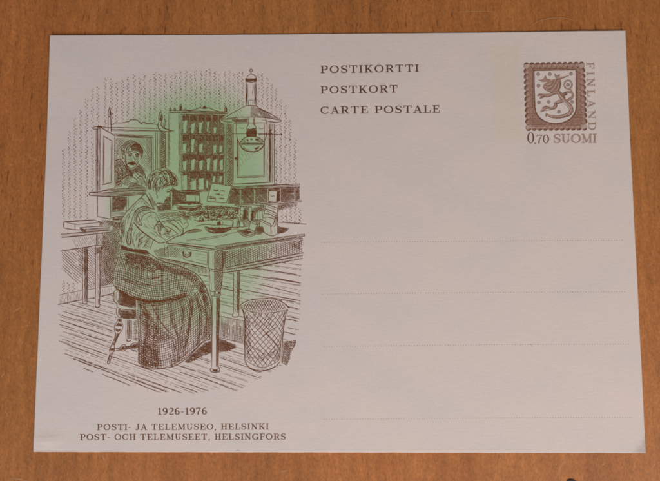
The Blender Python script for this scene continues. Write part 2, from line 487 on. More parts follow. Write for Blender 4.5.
def write(ink, text, x0, y0, x1, y1, cap, gap=0.24, weight=1.0, aspect=None):
    """a line of capitals from grid point (x0,y0) to (x1,y1) on the baseline, cap height in grid units"""
    adv, pen = [], 0.0
    for k, ch in enumerate(text):
        adv.append(pen); pen += GLYPH[ch][0] + (gap if k < len(text) - 1 else 0)
    L = math.hypot(x1 - x0, y1 - y0)
    sx = L / pen
    ux, uy = (x1 - x0) / L, (y1 - y0) / L
    for a, ch in zip(adv, text):
        for p, w in GLYPH[ch][1]:
            X = (a + p[:, 0]) * sx; Y = p[:, 1] * cap
            q = np.stack([x0 + ux * X + uy * Y, y0 + uy * X - ux * Y], 1)
            ink.ribbon(q, w * 0.5 * (sx + cap) * weight)

# ---------------------------------------------------------------- silhouettes in the engraving (grid units)
COUNTER = [(92,128),(97,126),(108,126),(108,116),(109.5,106.5),(111,114),(111,123.5),(114,122.6),(124,122.3),(131,119.3),(137,119.5),(141,122.6),(155,123.5),(158.5,122),(160.5,111),(163,117),(166,127),(174,131),(169,133),(169,190),(150,196),(128,226),(111,222),(97,217),(97,197),(89,196),(89,192),(95.5,191),(95.5,129)]
TOWER = [(168.5,113),(170,108.5),(176,108),(180.5,103),(182,109),(190,109.3),(198,108.5),(204,106.3),(216,109),(225,111),(226,105),(228,113),(233,117),(233,192),(168.5,192)]
CABINET = [(232,122),(275,118),(275,184.5),(301,183),(301,187),(303,201),(301,204),(268,206),(232,206)]
LAMP = [(249.5,69),(252.5,69.5),(257.5,78),(257.2,104.5),(269,112),(282,121),(280,123),(266,124),(266,140),(262,149),(254,152.5),(247,151),(239.5,144),(237,138),(236.5,124),(221,122.5),(220,120),(245,105.5),(245.2,78)]
HAIR = [(146.5,189),(146.3,182),(148,176),(152,172),(158,169.3),(164,168),(169,170),(173,174),(177,177),(178.8,181),(177.5,185.5),(172,187),(168,187.5),(163,190),(159,193),(154,190),(150,190)]
FACE = [(172.5,186),(171.9,189.4),(169.8,191.4),(170.2,193.4),(169.2,196.7),(166.7,198),(166.8,199.4),(165,200.6),(164.5,202.8),(161.6,204.1),(158,203.2),(155,205.5),(148,196),(147,189),(154,186)]
BLOUSE = [(146,193.5),(141,196.5),(136,202),(130,208),(124,215),(120.3,221),(118.8,230),(119.8,237),(122.5,244.5),(130,248),(140,249.5),(147,250),(150,253.5),(153,251),(153,244),(158,243.5),(165,242.5),(172,240),(178,237),(182.5,234.5),(184,231),(182,226.4),(178,222.6),(174,220.2),(168,219.8),(162,221),(158.5,216),(155,210),(156.5,206),(150,197)]
SKIRT = [(121.5,247),(116.5,262),(113.3,274),(113,284),(118,289.5),(125,294),(132,298),(136,301.5),(136.8,315),(137.8,340),(137.6,362),(144,367.5),(155,369.3),(172,366.8),(184,360.5),(195,350),(203,342.5),(211.5,338.5),(212,320),(210.5,301),(206.5,288.5),(202,280.5),(198,275.5),(188,269.3),(175,264.8),(165,262),(157,258.5),(150,254),(140,251),(130,249.5)]
STOOL = [(114,291),(118,288),(137,298),(137,319),(134,320),(134,341),(138,341),(138,349),(126,350),(119,351.5),(113,352),(109.5,364),(106,363),(110,348),(114,333),(114,325),(117,319),(116,306),(113.5,300)]
BASKET = [(240,306),(242,303),(250,299.6),(262,298.2),(275,298.8),(284,302.5),(288.8,308.5),(286.8,312),(284.2,325),(282.3,345),(281.8,363),(276,367),(268,371),(258,372),(248,368),(244.7,361),(244.7,330),(244.2,315)]
LEG_FRONT = [(208.5,250),(222.5,250),(222.5,272),(221,290),(220,296),(219,368),(220,372),(210,372.5),(210,369),(211.6,368),(211.8,296),(210,292),(209,272)]
LEG_BACK = [(233,268),(239.8,268),(239.3,315),(238.5,317),(232,317),(233.3,314)]
DESK_TOP = [(160,239),(186,226),(240,219),(277,222),(306.5,224),(304.5,238),(215,251),(168,243.5)]
SIDE_TABLE = [(60.5,251),(60.5,234),(63,233),(63,221.5),(96,219.5),(101,224),(112,226),(112,230),(111,233),(105,247),(97,247)]
SIDE_LEG_A = [(82,246),(87.7,246),(87,304),(82.5,304)]
SIDE_LEG_B = [(95.5,246),(104,246),(101.5,250),(99.5,308),(95,308)]
RACK = [(260.2,219),(264.5,212.5),(265.5,204),(277.3,207.5),(277.5,234),(271,236),(260.2,229.5)]
SIGN = [(212,183.3),(231.7,186),(226.5,203),(207,201.5),(207.5,197)]

engraving = empty('printed_illustration', card)
engraving['label'] = 'brown engraving of a clerk writing at a desk in an old post office, tinted green'

# ---- wallpaper: columns of small slanting dashes
wp = Ink()
COLS = [(63.5,149,219),(69.2,131,219),(75,119,219),(80.8,111,219),(86.5,99,218),(92.5,90,191),(98,87,126),(105.3,80,126),(111.5,79,124),(116.6,83,124),(122.4,80,124),(128,77.5,124),(134.4,76,122),(140,78,124),(144.6,74,125),(150,77,125),(155,72,126),(160.2,75,114),(165.4,74.5,128),(171,75,110),(175.8,73,109),(180.6,72,106),(186,70,110),(191,74,110),(195.6,70,110),(201,70,108),(205.4,72,108),(210,70,110),(215,71,111),(219.8,74,112),(225,73,108),(229.4,72,118),(234,73,116),(238.4,73,112),(242.6,73,109),(258.2,73,107),(262.5,74,110),(267.2,79,113),(272,84,116),(276.2,89,184),(280.6,99,184),(285.2,105,184),(289.8,120,184),(295,138,184),(282.5,206,222),(286.3,206,223),(290.7,205,223),(295.5,205,223),(300,208,223),
        (63.5,282,292),(68.5,284,291),(74,283,291)]
EXW = [COUNTER, TOWER, CABINET, LAMP, SIDE_TABLE, RACK]
for x, y0, y1 in COLS:
    y = y0 + rng.uniform(-1, 1); s = rng.choice((-1, 1)); k = 0
    while y < y1:
        cx = x + (s * 0.5) + rng.uniform(-.5, .5)
        L = rng.uniform(0.45, 0.95)
        a = R(rng.choice((38, 52, 60)) * (1 if (k // 2) % 2 else -1) + rng.uniform(-26, 26))
        p = np.array([(cx - L * math.cos(a) * .8, y - L * math.sin(a)), (cx, y + rng.uniform(-.15, .15)), (cx + L * math.cos(a) * .8, y + L * math.sin(a))])
        wp.clip(p, rng.choice((.32, .42, .5, .62, .8)), None, EXW, 0.3)
        if rng.random() < .75: wp.clip(np.array([(x - s * 1.1 - .3, y + 1), (x - s * 1.1, y + 1.25), (x - s * 1.1 + .35, y + 1.1)]), .42, None, EXW, .2)
        y += rng.uniform(1.1, 2.2); s = -s; k += 1
wp.build('wallpaper_pattern', INK_WALL, engraving)

# ---- floor boards
fl = Ink()
FLOOR = [(58,305),(115,293),(137,300),(212,300),(212,262),(225,272),(302,258),(301,275),(301,300),(299,330),(295,341),(286,363),(262,378),(250,384),(237,391),(222,388),(198,394),(176,391),(158,393),(140,386),(118,380),(100,372),(82,365),(66,356),(58,345)]
EXF = [SKIRT, STOOL, BASKET, LEG_FRONT, LEG_BACK, SIDE_LEG_A, SIDE_LEG_B, [(219,315),(246,320),(246,346),(219,338)], [(283,340),(296,339),(294,350),(287,366),(282,364)]]
def board(x0, y0, x1, w, brk):
    p = []; x, y = x0, y0
    while x < x1:
        p.append((x, y)); s = .17 + .0016 * (y - 265) + .0004 * (200 - x)
        x += 4; y += 4 * max(.05, s)
    if len(p) > 3: fl.clip(np.array(p) + nrng.normal(0, .05, (len(p), 2)), w, FLOOR, EXF, .4, brk)
y, k = 205.0, 0
while y < 362:
    if k % 6 == 0: board(57 + rng.uniform(0, 6), y, 305, .62, .5)
    else: board(57 + rng.uniform(0, 22), y, 305, rng.uniform(.26, .36), 2.6)
    y += rng.uniform(1.7, 2.25); k += 1
for (a, b) in [((62,311),(113,327)),((59,319.8),(113,337.6)),((59,324.4),(75,329)),((63,331.5),(110,347.5)),((59,341),(104,358.5)),((73,358.5),(115,374.5)),((115,374.5),(157.5,391.8)),((83,368),(93,372)),((102,374),(130,385.5)),((128,374),(182,393)),((180,386),(197,392)),((219,357.5),(256,370)),((200,377),(237,391)),((180,372),(200,379)),((219,287),(234,291)),((255,268),(297,274.5)),((270,277),(301,283)),((258,284),(300,294.5)),((262,296),(296,302)),((286,319),(296,320.4)),((288,306.5),(300,309.5))]:
    fl.line([a, ((a[0]+b[0])/2, (a[1]+b[1])/2 - .1), b], .62, ex=EXF[:7])
# shade on the floor under skirt and desk
for sh in ([(184,362),(195,351),(204,343.5),(212,340),(212,352.5),(203,356),(194,361),(188,363)], [(219,338),(236,345),(236,348),(228,351),(219,352.5)]):
    for a, g, w in ((18, .95, .55), (-28, 1.15, .5), (75, 1.3, .4)): fl.hatch(sh, a, g, w, brk=.6)
for a, g, w in ((4, 1.1, .5), (94, 1.3, .45), (45, 1.7, .35)): fl.hatch([(283,341.5),(296,340),(295.5,345),(291,353),(290,360),(286,366),(282,363)], a, g, w, ex=[BASKET], brk=.8)
# skirting boards
fl.line([(59,295),(82,290.3),(95,288.5),(115,285.6)], .5, ex=[SIDE_LEG_A, SIDE_LEG_B, STOOL]); fl.line([(58,304.6),(82,299.8),(100,296.5),(114,293)], .7, ex=[SIDE_LEG_A, SIDE_LEG_B, STOOL])
fl.hatch([(60,295.5),(82,291),(82,299.5),(60,304)], 86, 1.5, .3, brk=.6); fl.hatch([(100,289),(114,286.5),(113,292.5),(100,296)], 84, 2.2, .25, brk=1)
fl.line([(219,315.8),(232,318.5),(245,321)], .5, ex=[LEG_BACK]); fl.line([(219,337.5),(232,340.5),(245,344)], .6)
fl.hatch([(219.5,316.5),(245,321.5),(245,343.5),(219.5,337)], 88, 1.35, .42, ex=[LEG_FRONT, LEG_BACK], brk=1.2)
fl.hatch([(222,322),(228,323),(228,338),(222,337)], 15, 1.2, .4); fl.hatch([(233,325),(245,328),(245,343),(233,340)], 12, 1.6, .32)
fl.build('floor_boards', INK, engraving)

# ---- counter window at the left
cw = Ink(); EXC = [HAIR, BLOUSE, FACE]
MAN = [(121.3,150),(121.5,147),(124,144),(127,141.5),(131,140.8),(136,142.8),(140,146),(142.6,150),(142,155),(140.3,159.5),(141.5,168),(144.5,174),(146.5,187),(115,188.5),(115,160.5),(121,159),(124.5,160),(122,154)]
cw.line([(92,128.2),(94.5,127),(97.5,126.2),(101,126.6),(106,127.5),(111,127.7)], .7); cw.line([(92,128.2),(95,129.2),(100.5,128.6)], .6)
cw.fill([(96,126.4),(100.5,125.8),(103.5,127.4),(98,128)])
cw.line([(109.6,106.8),(110.8,112),(111,115.5),(109.4,117.2),(108,115.6),(108.5,111),(109.6,106.8)], .7, n=3)
cw.hatch([(109.4,109),(111,113),(110.8,117.2),(109,117)], 80, .6, .4); cw.line([(109.8,108),(110.3,114)], .8)
cw.line([(108.2,117),(108.2,131)], .6, False); cw.line([(110.8,117),(111.2,132)], .9, False)
cw.line([(114,123),(124,122.8),(127,121.3),(128.4,121.9),(131,119.9),(137,120.1),(140,122.6),(141.4,123.6),(143,122.3),(146,123.3),(155,124.1),(158,125.3)], .75)
cw.line([(111.5,124.3),(113.5,124.4),(114,123)], .5)
for a, b, w in (((111,127.3),(158,128.6),.6),((111,129.4),(164,131.3),.75),((111,130.6),(150,131.8),.35),((114,134.2),(153,136.2),.6),((116,135.5),(152.5,137.4),.9),((116,136.8),(152,138.3),.5)): cw.line([a, b], w, False)
# right finial and post
cw.line([(160.6,111.5),(162,115),(162.6,118.5),(161,120.8),(158.8,119.3),(159.2,115.5),(160.6,111.5)], .7, n=3); cw.hatch([(160.6,113),(162.5,117.6),(161.4,121),(159.8,120.6)], 70, .65, .5); cw.line([(159,118.6),(162.5,118.4)], .7)
cw.line([(164,117),(165,121),(164.8,127)], .6); cw.line([(162,121),(161,124.5),(163.5,128),(166.5,129),(170,130.4),(174,131)], .9); cw.line([(159,121),(158,126),(160,130),(164,131.5),(171,131.6)], .8); cw.line([(163,123),(164.5,127.5),(168,130)], .7)
for x, w in ((151.6,.6),(153.2,.7),(155.6,.55),(157.4,.5),(159.8,.6)): cw.line([(x,137 if x < 154 else 132),(x+.1,172)], w, False, ex=EXC)
POST = [(161,131.5),(165.3,131.5),(165.8,169),(161,171)]
cw.hatch(POST, 52, 1.25, .6, ex=EXC, brk=.3); cw.hatch(POST, -30, 1.8, .5, ex=EXC, brk=.3); cw.line([(161,131),(161,171)], .6, False, ex=EXC); cw.line([(165.4,131),(165.8,169)], .7, False, ex=EXC)
cw.line([(168.6,131.5),(168.8,167)], .45, False, ex=EXC); cw.hatch([(166.5,132),(168.4,132),(168.6,167),(166.5,168)], 8, 1.8, .25, ex=EXC)
# door leaf standing open
for p, w in (([(97.4,127.5),(97.4,192)], .9),([(96.2,128.5),(96.1,191.5)], .5),([(100.2,128),(99.8,190.5)], .55),([(100.4,127.2),(114.8,135.7)], .8),([(114.8,135.7),(114.8,188)], .75),([(98.5,192),(107,189.6),(114.5,188)], .55),([(103.4,136),(112.2,141.2)], .8),([(103.4,136),(103.2,184.3)], .6),([(112.2,141.2),(111.6,182.3)], .7),([(102.3,184.8),(111.8,182.6)], .8),([(104.2,137.5),(104,183)], .35),([(111.2,142),(110.8,182)], .35)): cw.line(p, w, False)
cw.hatch([(98,128.5),(100,129),(99.7,190),(98,191)], 88, .9, .28); cw.disc(95.9,160.3,.6)
# opening behind the man
cw.hatch([(115.5,138),(151.3,138.3),(151.3,172),(145,172),(115.5,163)], 58, 1.35, .32, ex=[MAN]+EXC, brk=.5)
cw.hatch([(115.5,138),(126,138),(121,150),(115.5,160)], -55, 1.5, .32, ex=[MAN], brk=.6); cw.hatch([(146,139),(151.3,139),(151.3,170),(148,165)], -62, 1.3, .3, ex=[MAN]+EXC, brk=.6)
# counter top, leg panel and dark recess
for p, w in (([(89.5,192.6),(97,192.4),(115,189.2),(130,188.6),(146,187.8)], .6),([(89.5,192.6),(100,193.4),(125,191.5),(147,190.2)], .5),([(89.6,195.4),(108.5,196.4),(128,195.6),(146.5,194)], .85),([(110,193.6),(147,191.8)], .3),([(89.4,192.4),(89.5,195.6)], .9)): cw.line(p, w, ex=EXC)
cw.line([(97,193.2),(120,191.6),(146,189.6)], .35, ex=EXC); cw.line([(106,190.4),(125,189.8),(146,188.8)], .35, ex=EXC); cw.line([(93,194.4),(108,195.2),(128,194.2),(146,192.8)], .35, ex=EXC); cw.hatch([(108,190.4),(130,188.8),(146.5,187.8),(146.5,191.4),(120,192.2)], -3, .85, .42, ex=EXC, brk=.6); cw.hatch([(97,193.4),(120,193),(146,191.6),(146,193.8),(128,195.2),(108,196)], -1, .8, .3, ex=EXC, brk=.8)
cw.fill([(89.3,192.2),(97,191.8),(97,192.8),(89.6,193.3)]); 
for p, w in (([(97.4,196.3),(97.4,216.6)], .8),([(110.4,197),(110.6,218.8)], .6),([(111.8,197),(111.6,219)], .4),([(97.4,216.4),(110.8,219.2)], .75),([(127,197),(126.6,211)], .4),([(128.6,197),(128.4,209)], .4),([(112,211.6),(126,210.8)], .5),([(112,215.4),(124,214.6)], .5),([(112,217),(123.5,216)], .5)): cw.line(p, w, False)
REC = [(112,197.2),(126.8,196.6),(126.6,205),(123,210.5),(112,211)]
for a, g, w in ((40, 1.0, .55), (-42, 1.1, .55), (3, 1.5, .4)): cw.hatch(REC, a, g, w, brk=.5)
cw.hatch([(112,217.2),(124,216.4),(121,220),(112,220.8)], 2, .6, .45); cw.hatch([(112,211.8),(125,211),(124,214.4),(112,215)], 2, 1.2, .3)
cw.build('counter_window', INK, engraving)

# ---- man leaning on the counter
mn = Ink()
mn.line([(122.6,156),(121.4,151),(122,147),(124.5,143.8),(128,141.3),(132,140.9),(136.5,142.9),(140.3,146),(142.7,150.5),(142.2,155),(140.6,159)], .75)
HB = ([(130.2,146.8),(133,144.2),(137.2,144.2),(140.6,147),(142.5,151),(142,155.2),(140.6,157.6),(139.6,154.2),(137.6,151.8),(134,151.2),(131.4,150.8)])
for a, g, w in ((55, .85, .5), (-30, 1.3, .42)): mn.hatch(HB, a, g, w, brk=.5)
for p in ([(130.4,147.4),(133.6,145.4),(137.6,145.6),(140.4,148.4)],[(131,150.4),(134.6,148.8),(138.4,149.8),(141,153.4)],[(133.4,144.6),(138,144.8),(141.6,148.6),(142.2,153)]): mn.line(p, .75)
mn.hatch([(121.6,148.6),(124,149.6),(125.4,152),(124.6,155.4),(123.2,156),(121.8,153)], 70, .75, .5, brk=.3)
mn.hatch([(122,150),(123,146),(127,142),(132,141),(137,143.4),(139,145.4),(133,145),(128.6,148),(126.4,152.6),(124,150)], 55, 1.0, .42, brk=.8)
mn.hatch([(131,142.2),(137,143),(141,147),(142,153),(138,149),(133,146)], 35, .9, .45, brk=.5)
for p in ([(124,150),(126,145.5),(130,143)],[(126,152),(127.5,147.5),(131,144.5)],[(128,151.5),(129.5,147.5),(132,145.5)],[(123,148),(125.5,144.5),(128.5,142.5)],[(125,153.5),(129,151.5),(133,151.5)],[(133,152.2),(137,153),(139.4,155)]): mn.line(p, .6)
mn.line([(127.2,153.6),(129.4,152.8),(132.4,154)], .8); mn.line([(128.2,155.6),(130.2,154.9),(132,155.6)], .7); mn.line([(128.8,156.5),(130.6,156.6)], .5); mn.line([(135,154.6),(137.4,154),(139.4,155)], .8); mn.line([(135.6,156.6),(137.4,156),(139,156.8)], .7); mn.line([(136.2,157.5),(138,157.6)], .5)
mn.hatch([(127.4,153.4),(132.6,153.6),(132.4,156.4),(128,156.6)], 30, .75, .38, brk=.4); mn.hatch([(134.8,154.4),(139.4,154.4),(139.2,157.6),(135.4,157.6)], 35, .75, .4, brk=.4)
mn.line([(133,155.5),(134.4,158.6),(135,160.6),(133.6,161.6),(132,161.4)], .55); mn.line([(125.2,155.5),(125.3,160),(126.4,164.2),(128.6,167),(131.4,168.4),(134.4,167.6),(137,164.6),(139.4,159.6)], .6)
mn.fill([(126.6,164),(128.6,162.6),(131.2,162),(133,162.2),(135.4,163),(136.6,164.6),(134.4,164.6),(132.6,164.9),(130.4,164.2),(128.4,164.4)], True); 
mn.hatch([(134.5,157.8),(139.6,157.5),(137,165.5),(135.8,163)], 40, 1.0, .4); mn.hatch([(124.6,154),(126.4,154),(127.4,164.5),(125.6,162)], 60, .9, .4); mn.line([(122.4,155.5),(123.2,158.5),(124.8,159.4)], .6)
COAT = [(115.2,160.8),(121,159.3),(124.2,163),(127,168.5),(130.5,170.5),(135.5,169),(139,163.5),(141.8,168.5),(144.6,174),(146,179),(140,174),(134,171.5),(133,178),(128,176),(123,180),(119,184),(115.2,186)]
for a, g, w in ((62, 1.25, .5), (-25, 1.5, .45)): mn.hatch(COAT, a, g, w, brk=.8)
mn.hatch([(124,162),(128,168),(133,170),(139,164.5),(144,174),(138,172),(132,176),(126,174)], 18, 1.2, .55, brk=.6); mn.hatch([(115.2,164),(119,166),(121,180),(115.2,185)], -60, 1.5, .45, brk=.8)
for p, w in (([(115,160.6),(118,159.6),(121.5,159)], .9),([(121.5,159),(123.6,163.5),(126.5,168),(130,171.5),(132,176)], .8),([(138.6,163.4),(141.6,168),(144.5,173.6),(146,178.5)], .8),([(124.6,160.5),(127,166.5),(130.6,169.8),(135,168.8),(138,165.5)], .7),([(118,162),(121,168),(123,175),(122,181)], .6),([(135,170.5),(138,174.5),(143,177)], .7),([(115.2,170),(118,175),(119,182)], .6)): mn.line(p, w)
mn.hatch([(122,183),(124,178.4),(128,176),(131,177),(126,181),(124,186)], 40, 1.1, .35, brk=.8); mn.hatch([(131,183),(137,180.6),(138,184),(133,186.4)], 15, .9, .4, brk=.6); mn.hatch([(138,178),(141,177),(145.6,184),(146,187),(141,186)], 55, 1.3, .35, brk=.8); mn.hatch([(129.6,157),(133,156.6),(133.4,162),(128.8,162.4),(126.4,160)], 62, 1.25, .28, brk=1); mn.hatch([(133.4,165.4),(137,164.8),(133.8,168.2),(132.4,167.8)], 45, .85, .3, brk=.8)
for p in ([(124.4,185.4),(126,183),(128.4,181.6)],[(127,186),(128.6,184),(131,182.6)],[(130,186.4),(131.6,184.6),(133.6,183.4)],[(125.6,178.6),(129,177.2),(132.4,178)],[(124.6,181),(128,178.6),(132,179)]): mn.line(p, .5)
mn.line([(126.8,164.4),(128.6,163.2),(131,162.7),(133.4,162.9),(135.4,163.6),(136.8,165)], 1.5, taper=.8); mn.line([(129.6,164.6),(132,165),(134.4,164.9)], .6)
# cuffs and folded hands
for p, w in (([(121.5,183),(123,178.6),(126.5,176),(130.5,175.6),(134,177.6),(137,180),(138.4,183.4)], .75),([(123.5,184.6),(126.5,181),(130,179.4)], .5),([(126,185.4),(128.6,182),(132,180.4)], .5),([(129,185.8),(131.6,183),(134.4,182)], .5),([(132.6,186),(134.6,184),(137.4,183.4)], .5),([(137,178.6),(140,176.4),(143,178),(145.4,183),(146,186)], .6),([(135,175),(140,180),(142.4,184.6)], .5),([(117,186),(121,183.5),(121,187)], .6),([(116,183),(121,181),(122.6,184)], .6)): mn.line(p, w)
mn.hatch([(115.2,182),(121,180),(121.6,187),(115.2,188)], 30, 1.2, .45); mn.hatch([(128,186),(138,184),(145,186.6),(145,187.8),(128,188)], 3, .7, .4)
mn.build('printed_figure', INK, engraving, 'moustached man leaning on the counter behind the window')

# ---- tall pigeonhole rack
tw = Ink(); EXT = [HAIR, FACE, SIGN, LAMP, RACK]
tl = lambda x: (x - 168) * .018
for p, w in (([(168.6,112.6),(182,112.8),(228,114)], .7),([(168.6,110.8),(182,110.6),(228,112)], .6),([(181,114.4),(226,115.2)], .8),([(168.8,113.4),(169,167)], .5),([(180.2,113.5),(180.2,176)], .7),([(181.4,114),(181.4,190)], .4),([(224.8,115),(225.2,186)], .6),([(226.4,116),(226.8,187)], .5)): tw.line(p, w, False, ex=EXT)
for x in (170.3, 174.8): tw.line([(x,107.6),(x+.9,109.2),(x+.6,110.8),(x-.7,110.8),(x-.8,109.2),(x,107.6)], .6, n=3); tw.line([(x,108),(x,110.5)], .6)
for x, y in ((180.7,104),(225.7,106)):
    tw.line([(x,y),(x+1.2,y+3),(x+.9,y+6),(x-.9,y+6),(x-1.2,y+3),(x,y)], .6, n=3); tw.fill([(x-.4,y+1.5),(x+.9,y+2.5),(x+.7,y+6),(x-.5,y+6)])
tw.line([(183,109.5),(190,110.3),(196,109.3),(200,107.8),(203,108.4),(204.6,106.6),(206.4,108.2),(209,107.8),(213,109.6),(219,111.6),(224.5,112.6)], .75); tw.fill([(202.6,107),(204.6,105.9),(206.8,107.4),(206,109),(203.4,109)])
tw.hatch([(182,111),(226,112.4),(226,113.8),(182,112.8)], 2, .7, .4)
tw.hatch([(169.4,114),(171,114),(171,166),(169.4,166)], 60, 2.2, .25, ex=EXT); tw.hatch([(178.4,114),(180,114),(180,174),(178.4,174)], 88, .9, .3, ex=EXT)
XS = [181.8,189.6,198,205.6,212.1,218.6,224.6]; YS = [114.4,134.3,154,171.7,190.6]
PAPERS = {(0,0):[(182.6,121),(187.6,120),(185.8,133.4),(183,133.6)],(0,1):[(190.6,124.5),(195.4,122.6),(193.6,133.8),(191,133.8)],(0,2):[(198.6,123),(202.8,122.2),(200.8,133.6),(198.8,133.8)],(0,3):[(207,122),(209.6,121.6),(208,132),(206.6,131)],(0,4):[(213,128),(216.6,127),(216,133),(213.4,133.6)],(0,5):[],
 (1,0):[(182.4,145),(186.8,143),(186,153.2),(182.6,153.4)],(1,1):[(190.4,139.6),(195,139),(193.4,152),(191,153)],(1,2):[(198.6,145),(203,143.4),(202,152),(199,152.8)],(1,3):[],(1,4):[(213,146),(216.6,144.5),(216,152.8),(213.2,153)],(1,5):[(219,146.5),(222.6,145.5),(222,152),(219.2,152.6)],
 (2,0):[(182.6,162),(187,160.4),(186,170.6),(183,171)],(2,1):[(190.6,160.5),(195,158.8),(194,170),(191,171)],(2,2):[(198.8,161.5),(203,159.5),(202,170),(199.4,171)],(2,3):[(206.4,158.6),(210.6,157.8),(209.6,170.6),(206.8,170.8)],(2,4):[(213,160.6),(217,159),(216.4,171),(213.2,171)],(2,5):[(219.4,161),(223,158.6),(222.8,169.6),(219.6,170.4)],
 (3,0):[(182.4,176),(187,175),(187.2,190),(182.4,190)],(3,1):[(190.2,182.5),(196,179.4),(196.2,189.8),(190.2,190)],(3,2):[(197,178.6),(204,178),(204,189.6),(197,189.8)],(3,3):[(205,180.4),(208.4,180),(208.2,188),(205.2,188)],(3,4):[(212.2,176.4),(215.8,175.6),(214.6,182.6),(212.4,182.8)],(3,5):[(219,176.6),(223,175.6),(221,182),(219.2,182)]}
for i in range(4):
    for j in range(6):
        x0, x1 = XS[j] + .35, XS[j + 1] - .35; dy = tl(XS[j]) * .4
        y0, y1 = YS[i] + .5 + dy, YS[i + 1] - .5 + dy
        cell = [(x0,y0),(x1,y0),(x1,y1),(x0,y1)]; pp = PAPERS[(i,j)]; ex = EXT + ([pp] if pp else [])
        tw.hatch(cell, 64, .95, .5, ex=ex, brk=.5); tw.hatch(cell, -30, 1.15, .45, ex=ex, brk=.6)
        tw.hatch([(x0,y0),(x1,y0),(x1,y0+5.5),(x0,y0+6.5)], 10, .9, .5, ex=ex, brk=.3)
        if pp:
            tw.line(pp, .3, False, closed=True, ex=EXT); tw.hatch([pp[0], ((pp[0][0]*.6+pp[1][0]*.4), pp[1][1]), ((pp[3][0]*.6+pp[2][0]*.4), pp[2][1]), pp[3]], 80, 1.3, .22, ex=EXT, brk=1)
for y in YS[1:]:
    for o, w in ((-.45,.5),(.55,.7)): tw.line([(181.6,y+o),(200,y+o+.2),(225,y+o+.7)], w, ex=EXT)
for x in XS[1:-1]:
    for o, w in ((-.4,.4),(.4,.55)): tw.line([(x+o,114.6),(x+o+.1,190.5)], w, False, ex=EXT)
ROPE = [(226.8,116),(231.8,117),(232.2,186),(227,186.5)]
tw.hatch(ROPE, 42, 1.3, .65, ex=EXT, brk=.2); tw.hatch(ROPE, -50, 2.1, .4, ex=EXT, brk=.5); tw.line([(232,118),(232.4,186)], .6, False, ex=EXT)
tw.build('pigeonhole_rack', INK, engraving)

# ---- cupboard door behind the lamp and the low rack to the right
cb = Ink(); EXK = [LAMP, SIGN, RACK]
for p, w in (([(233.4,122.5),(233.4,184)], .6),([(235,124.5),(235,183)], .25),([(237.4,124.5),(237.2,177.4)], .75),([(238.4,125),(238.2,176)], .35),([(264.6,123.5),(264.6,176.6)], .55),([(263.6,124),(263.6,176)], .3),([(237,177.6),(264.8,176.8)], .85),([(238,176.4),(264,175.6)], .35),([(269.6,122),(269.8,182)], .9),([(270.6,121.5),(270.6,182.4)], .5),([(272.8,120),(272.8,184)], .4),([(274.2,120),(274.4,184)], .75),([(233.2,184.2),(270.4,182.4)], .8),([(233,123.4),(275,122.6)], .55),([(232.4,134),(247,133.9)], .5),([(257,133.9),(272,133.6)], .5),([(258,134.6),(281.6,134.6)], .55)): cb.line(p, w, False, ex=[] if w == .5 or w == .55 else EXK)
cb.hatch([(270.6,123),(272.6,123),(272.6,183),(270.8,183)], 88, .8, .25, ex=EXK); cb.hatch([(238,124),(240,124),(240,176),(238,176)], 89, 1.2, .22, ex=EXK, brk=1.5); cb.hatch([(266,124),(269.2,124),(269.4,181.5),(266,182)], 89, 1.2, .22, ex=EXK, brk=1.5)
cb.disc(235.6,158.4,1.3); cb.ring(236.8,159,1.2,1.6,.4); cb.disc(271,130.2,.9); cb.disc(271,133.6,1.1); cb.line([(280.8,134),(282,134.5),(281,135.2)], .7)
cb.hatch([(239,126),(263,126),(262,145),(240,170)], 62, 2.8, .18, ex=EXK, brk=2)
for p, w in (([(232,186.6),(255,185.8),(300,184)], .85),([(233,187.8),(300,185.3)], .3),([(232,189.4),(255,188.6),(300,187)], .75),([(234,205.6),(268,203.2),(302,200.4)], .7),([(236,207),(268,204.8),(302,201.6)], .65)): cb.line(p, w, ex=EXK)
cb.hatch([(232,187),(300,184.3),(300,186.8),(232,189)], 1, .8, .28, ex=EXK, brk=1.2)
STAMPED = [(269,191),(277.2,191),(276.2,202.2),(268.4,201.2)]
dv = [234,240.4,254.2,267.8,280.4,294.8,300.5]
for a, b in zip(dv[:-1], dv[1:]):
    cell = [(a+.7,189.6-(a-234)*.03),(b-.7,189.4-(b-234)*.03),(b-.7,205.2-(b-234)*.078),(a+.7,205.4-(a-234)*.076)]
    cb.hatch(cell, 48, 1.05, .55, ex=EXK+[STAMPED], brk=.7); cb.hatch(cell, -42, 1.15, .5, ex=EXK+[STAMPED], brk=.7); cb.hatch([cell[0],cell[1],(cell[1][0],cell[1][1]+5),(cell[0][0],cell[0][1]+6)], 3, 1.0, .45, ex=EXK+[STAMPED])
for x in dv[1:-1]:
    for o in (-.6, .6): cb.line([(x+o,189.2-(x-234)*.03),(x+o,205-(x-234)*.077)], .45, False, ex=EXK+[STAMPED])
cb.line(STAMPED, .45, False, closed=True); cb.line([(270.6,195.6),(272,196.4),(273.6,195.8),(274.6,196.6)], .5); cb.hatch([(277.4,191),(279.6,190.6),(279.4,202),(276.6,202.4)], 80, .7, .6)
cb.hatch([(277,204.4),(299,202.6),(297,206),(283,209.5),(277.5,210)], 20, 1.1, .5, brk=.6); cb.hatch([(277,204.4),(296,202.8),(284,208),(277.5,214)], -50, 1.3, .45, brk=.6)
cb.build('cupboard_door', INK, engraving)

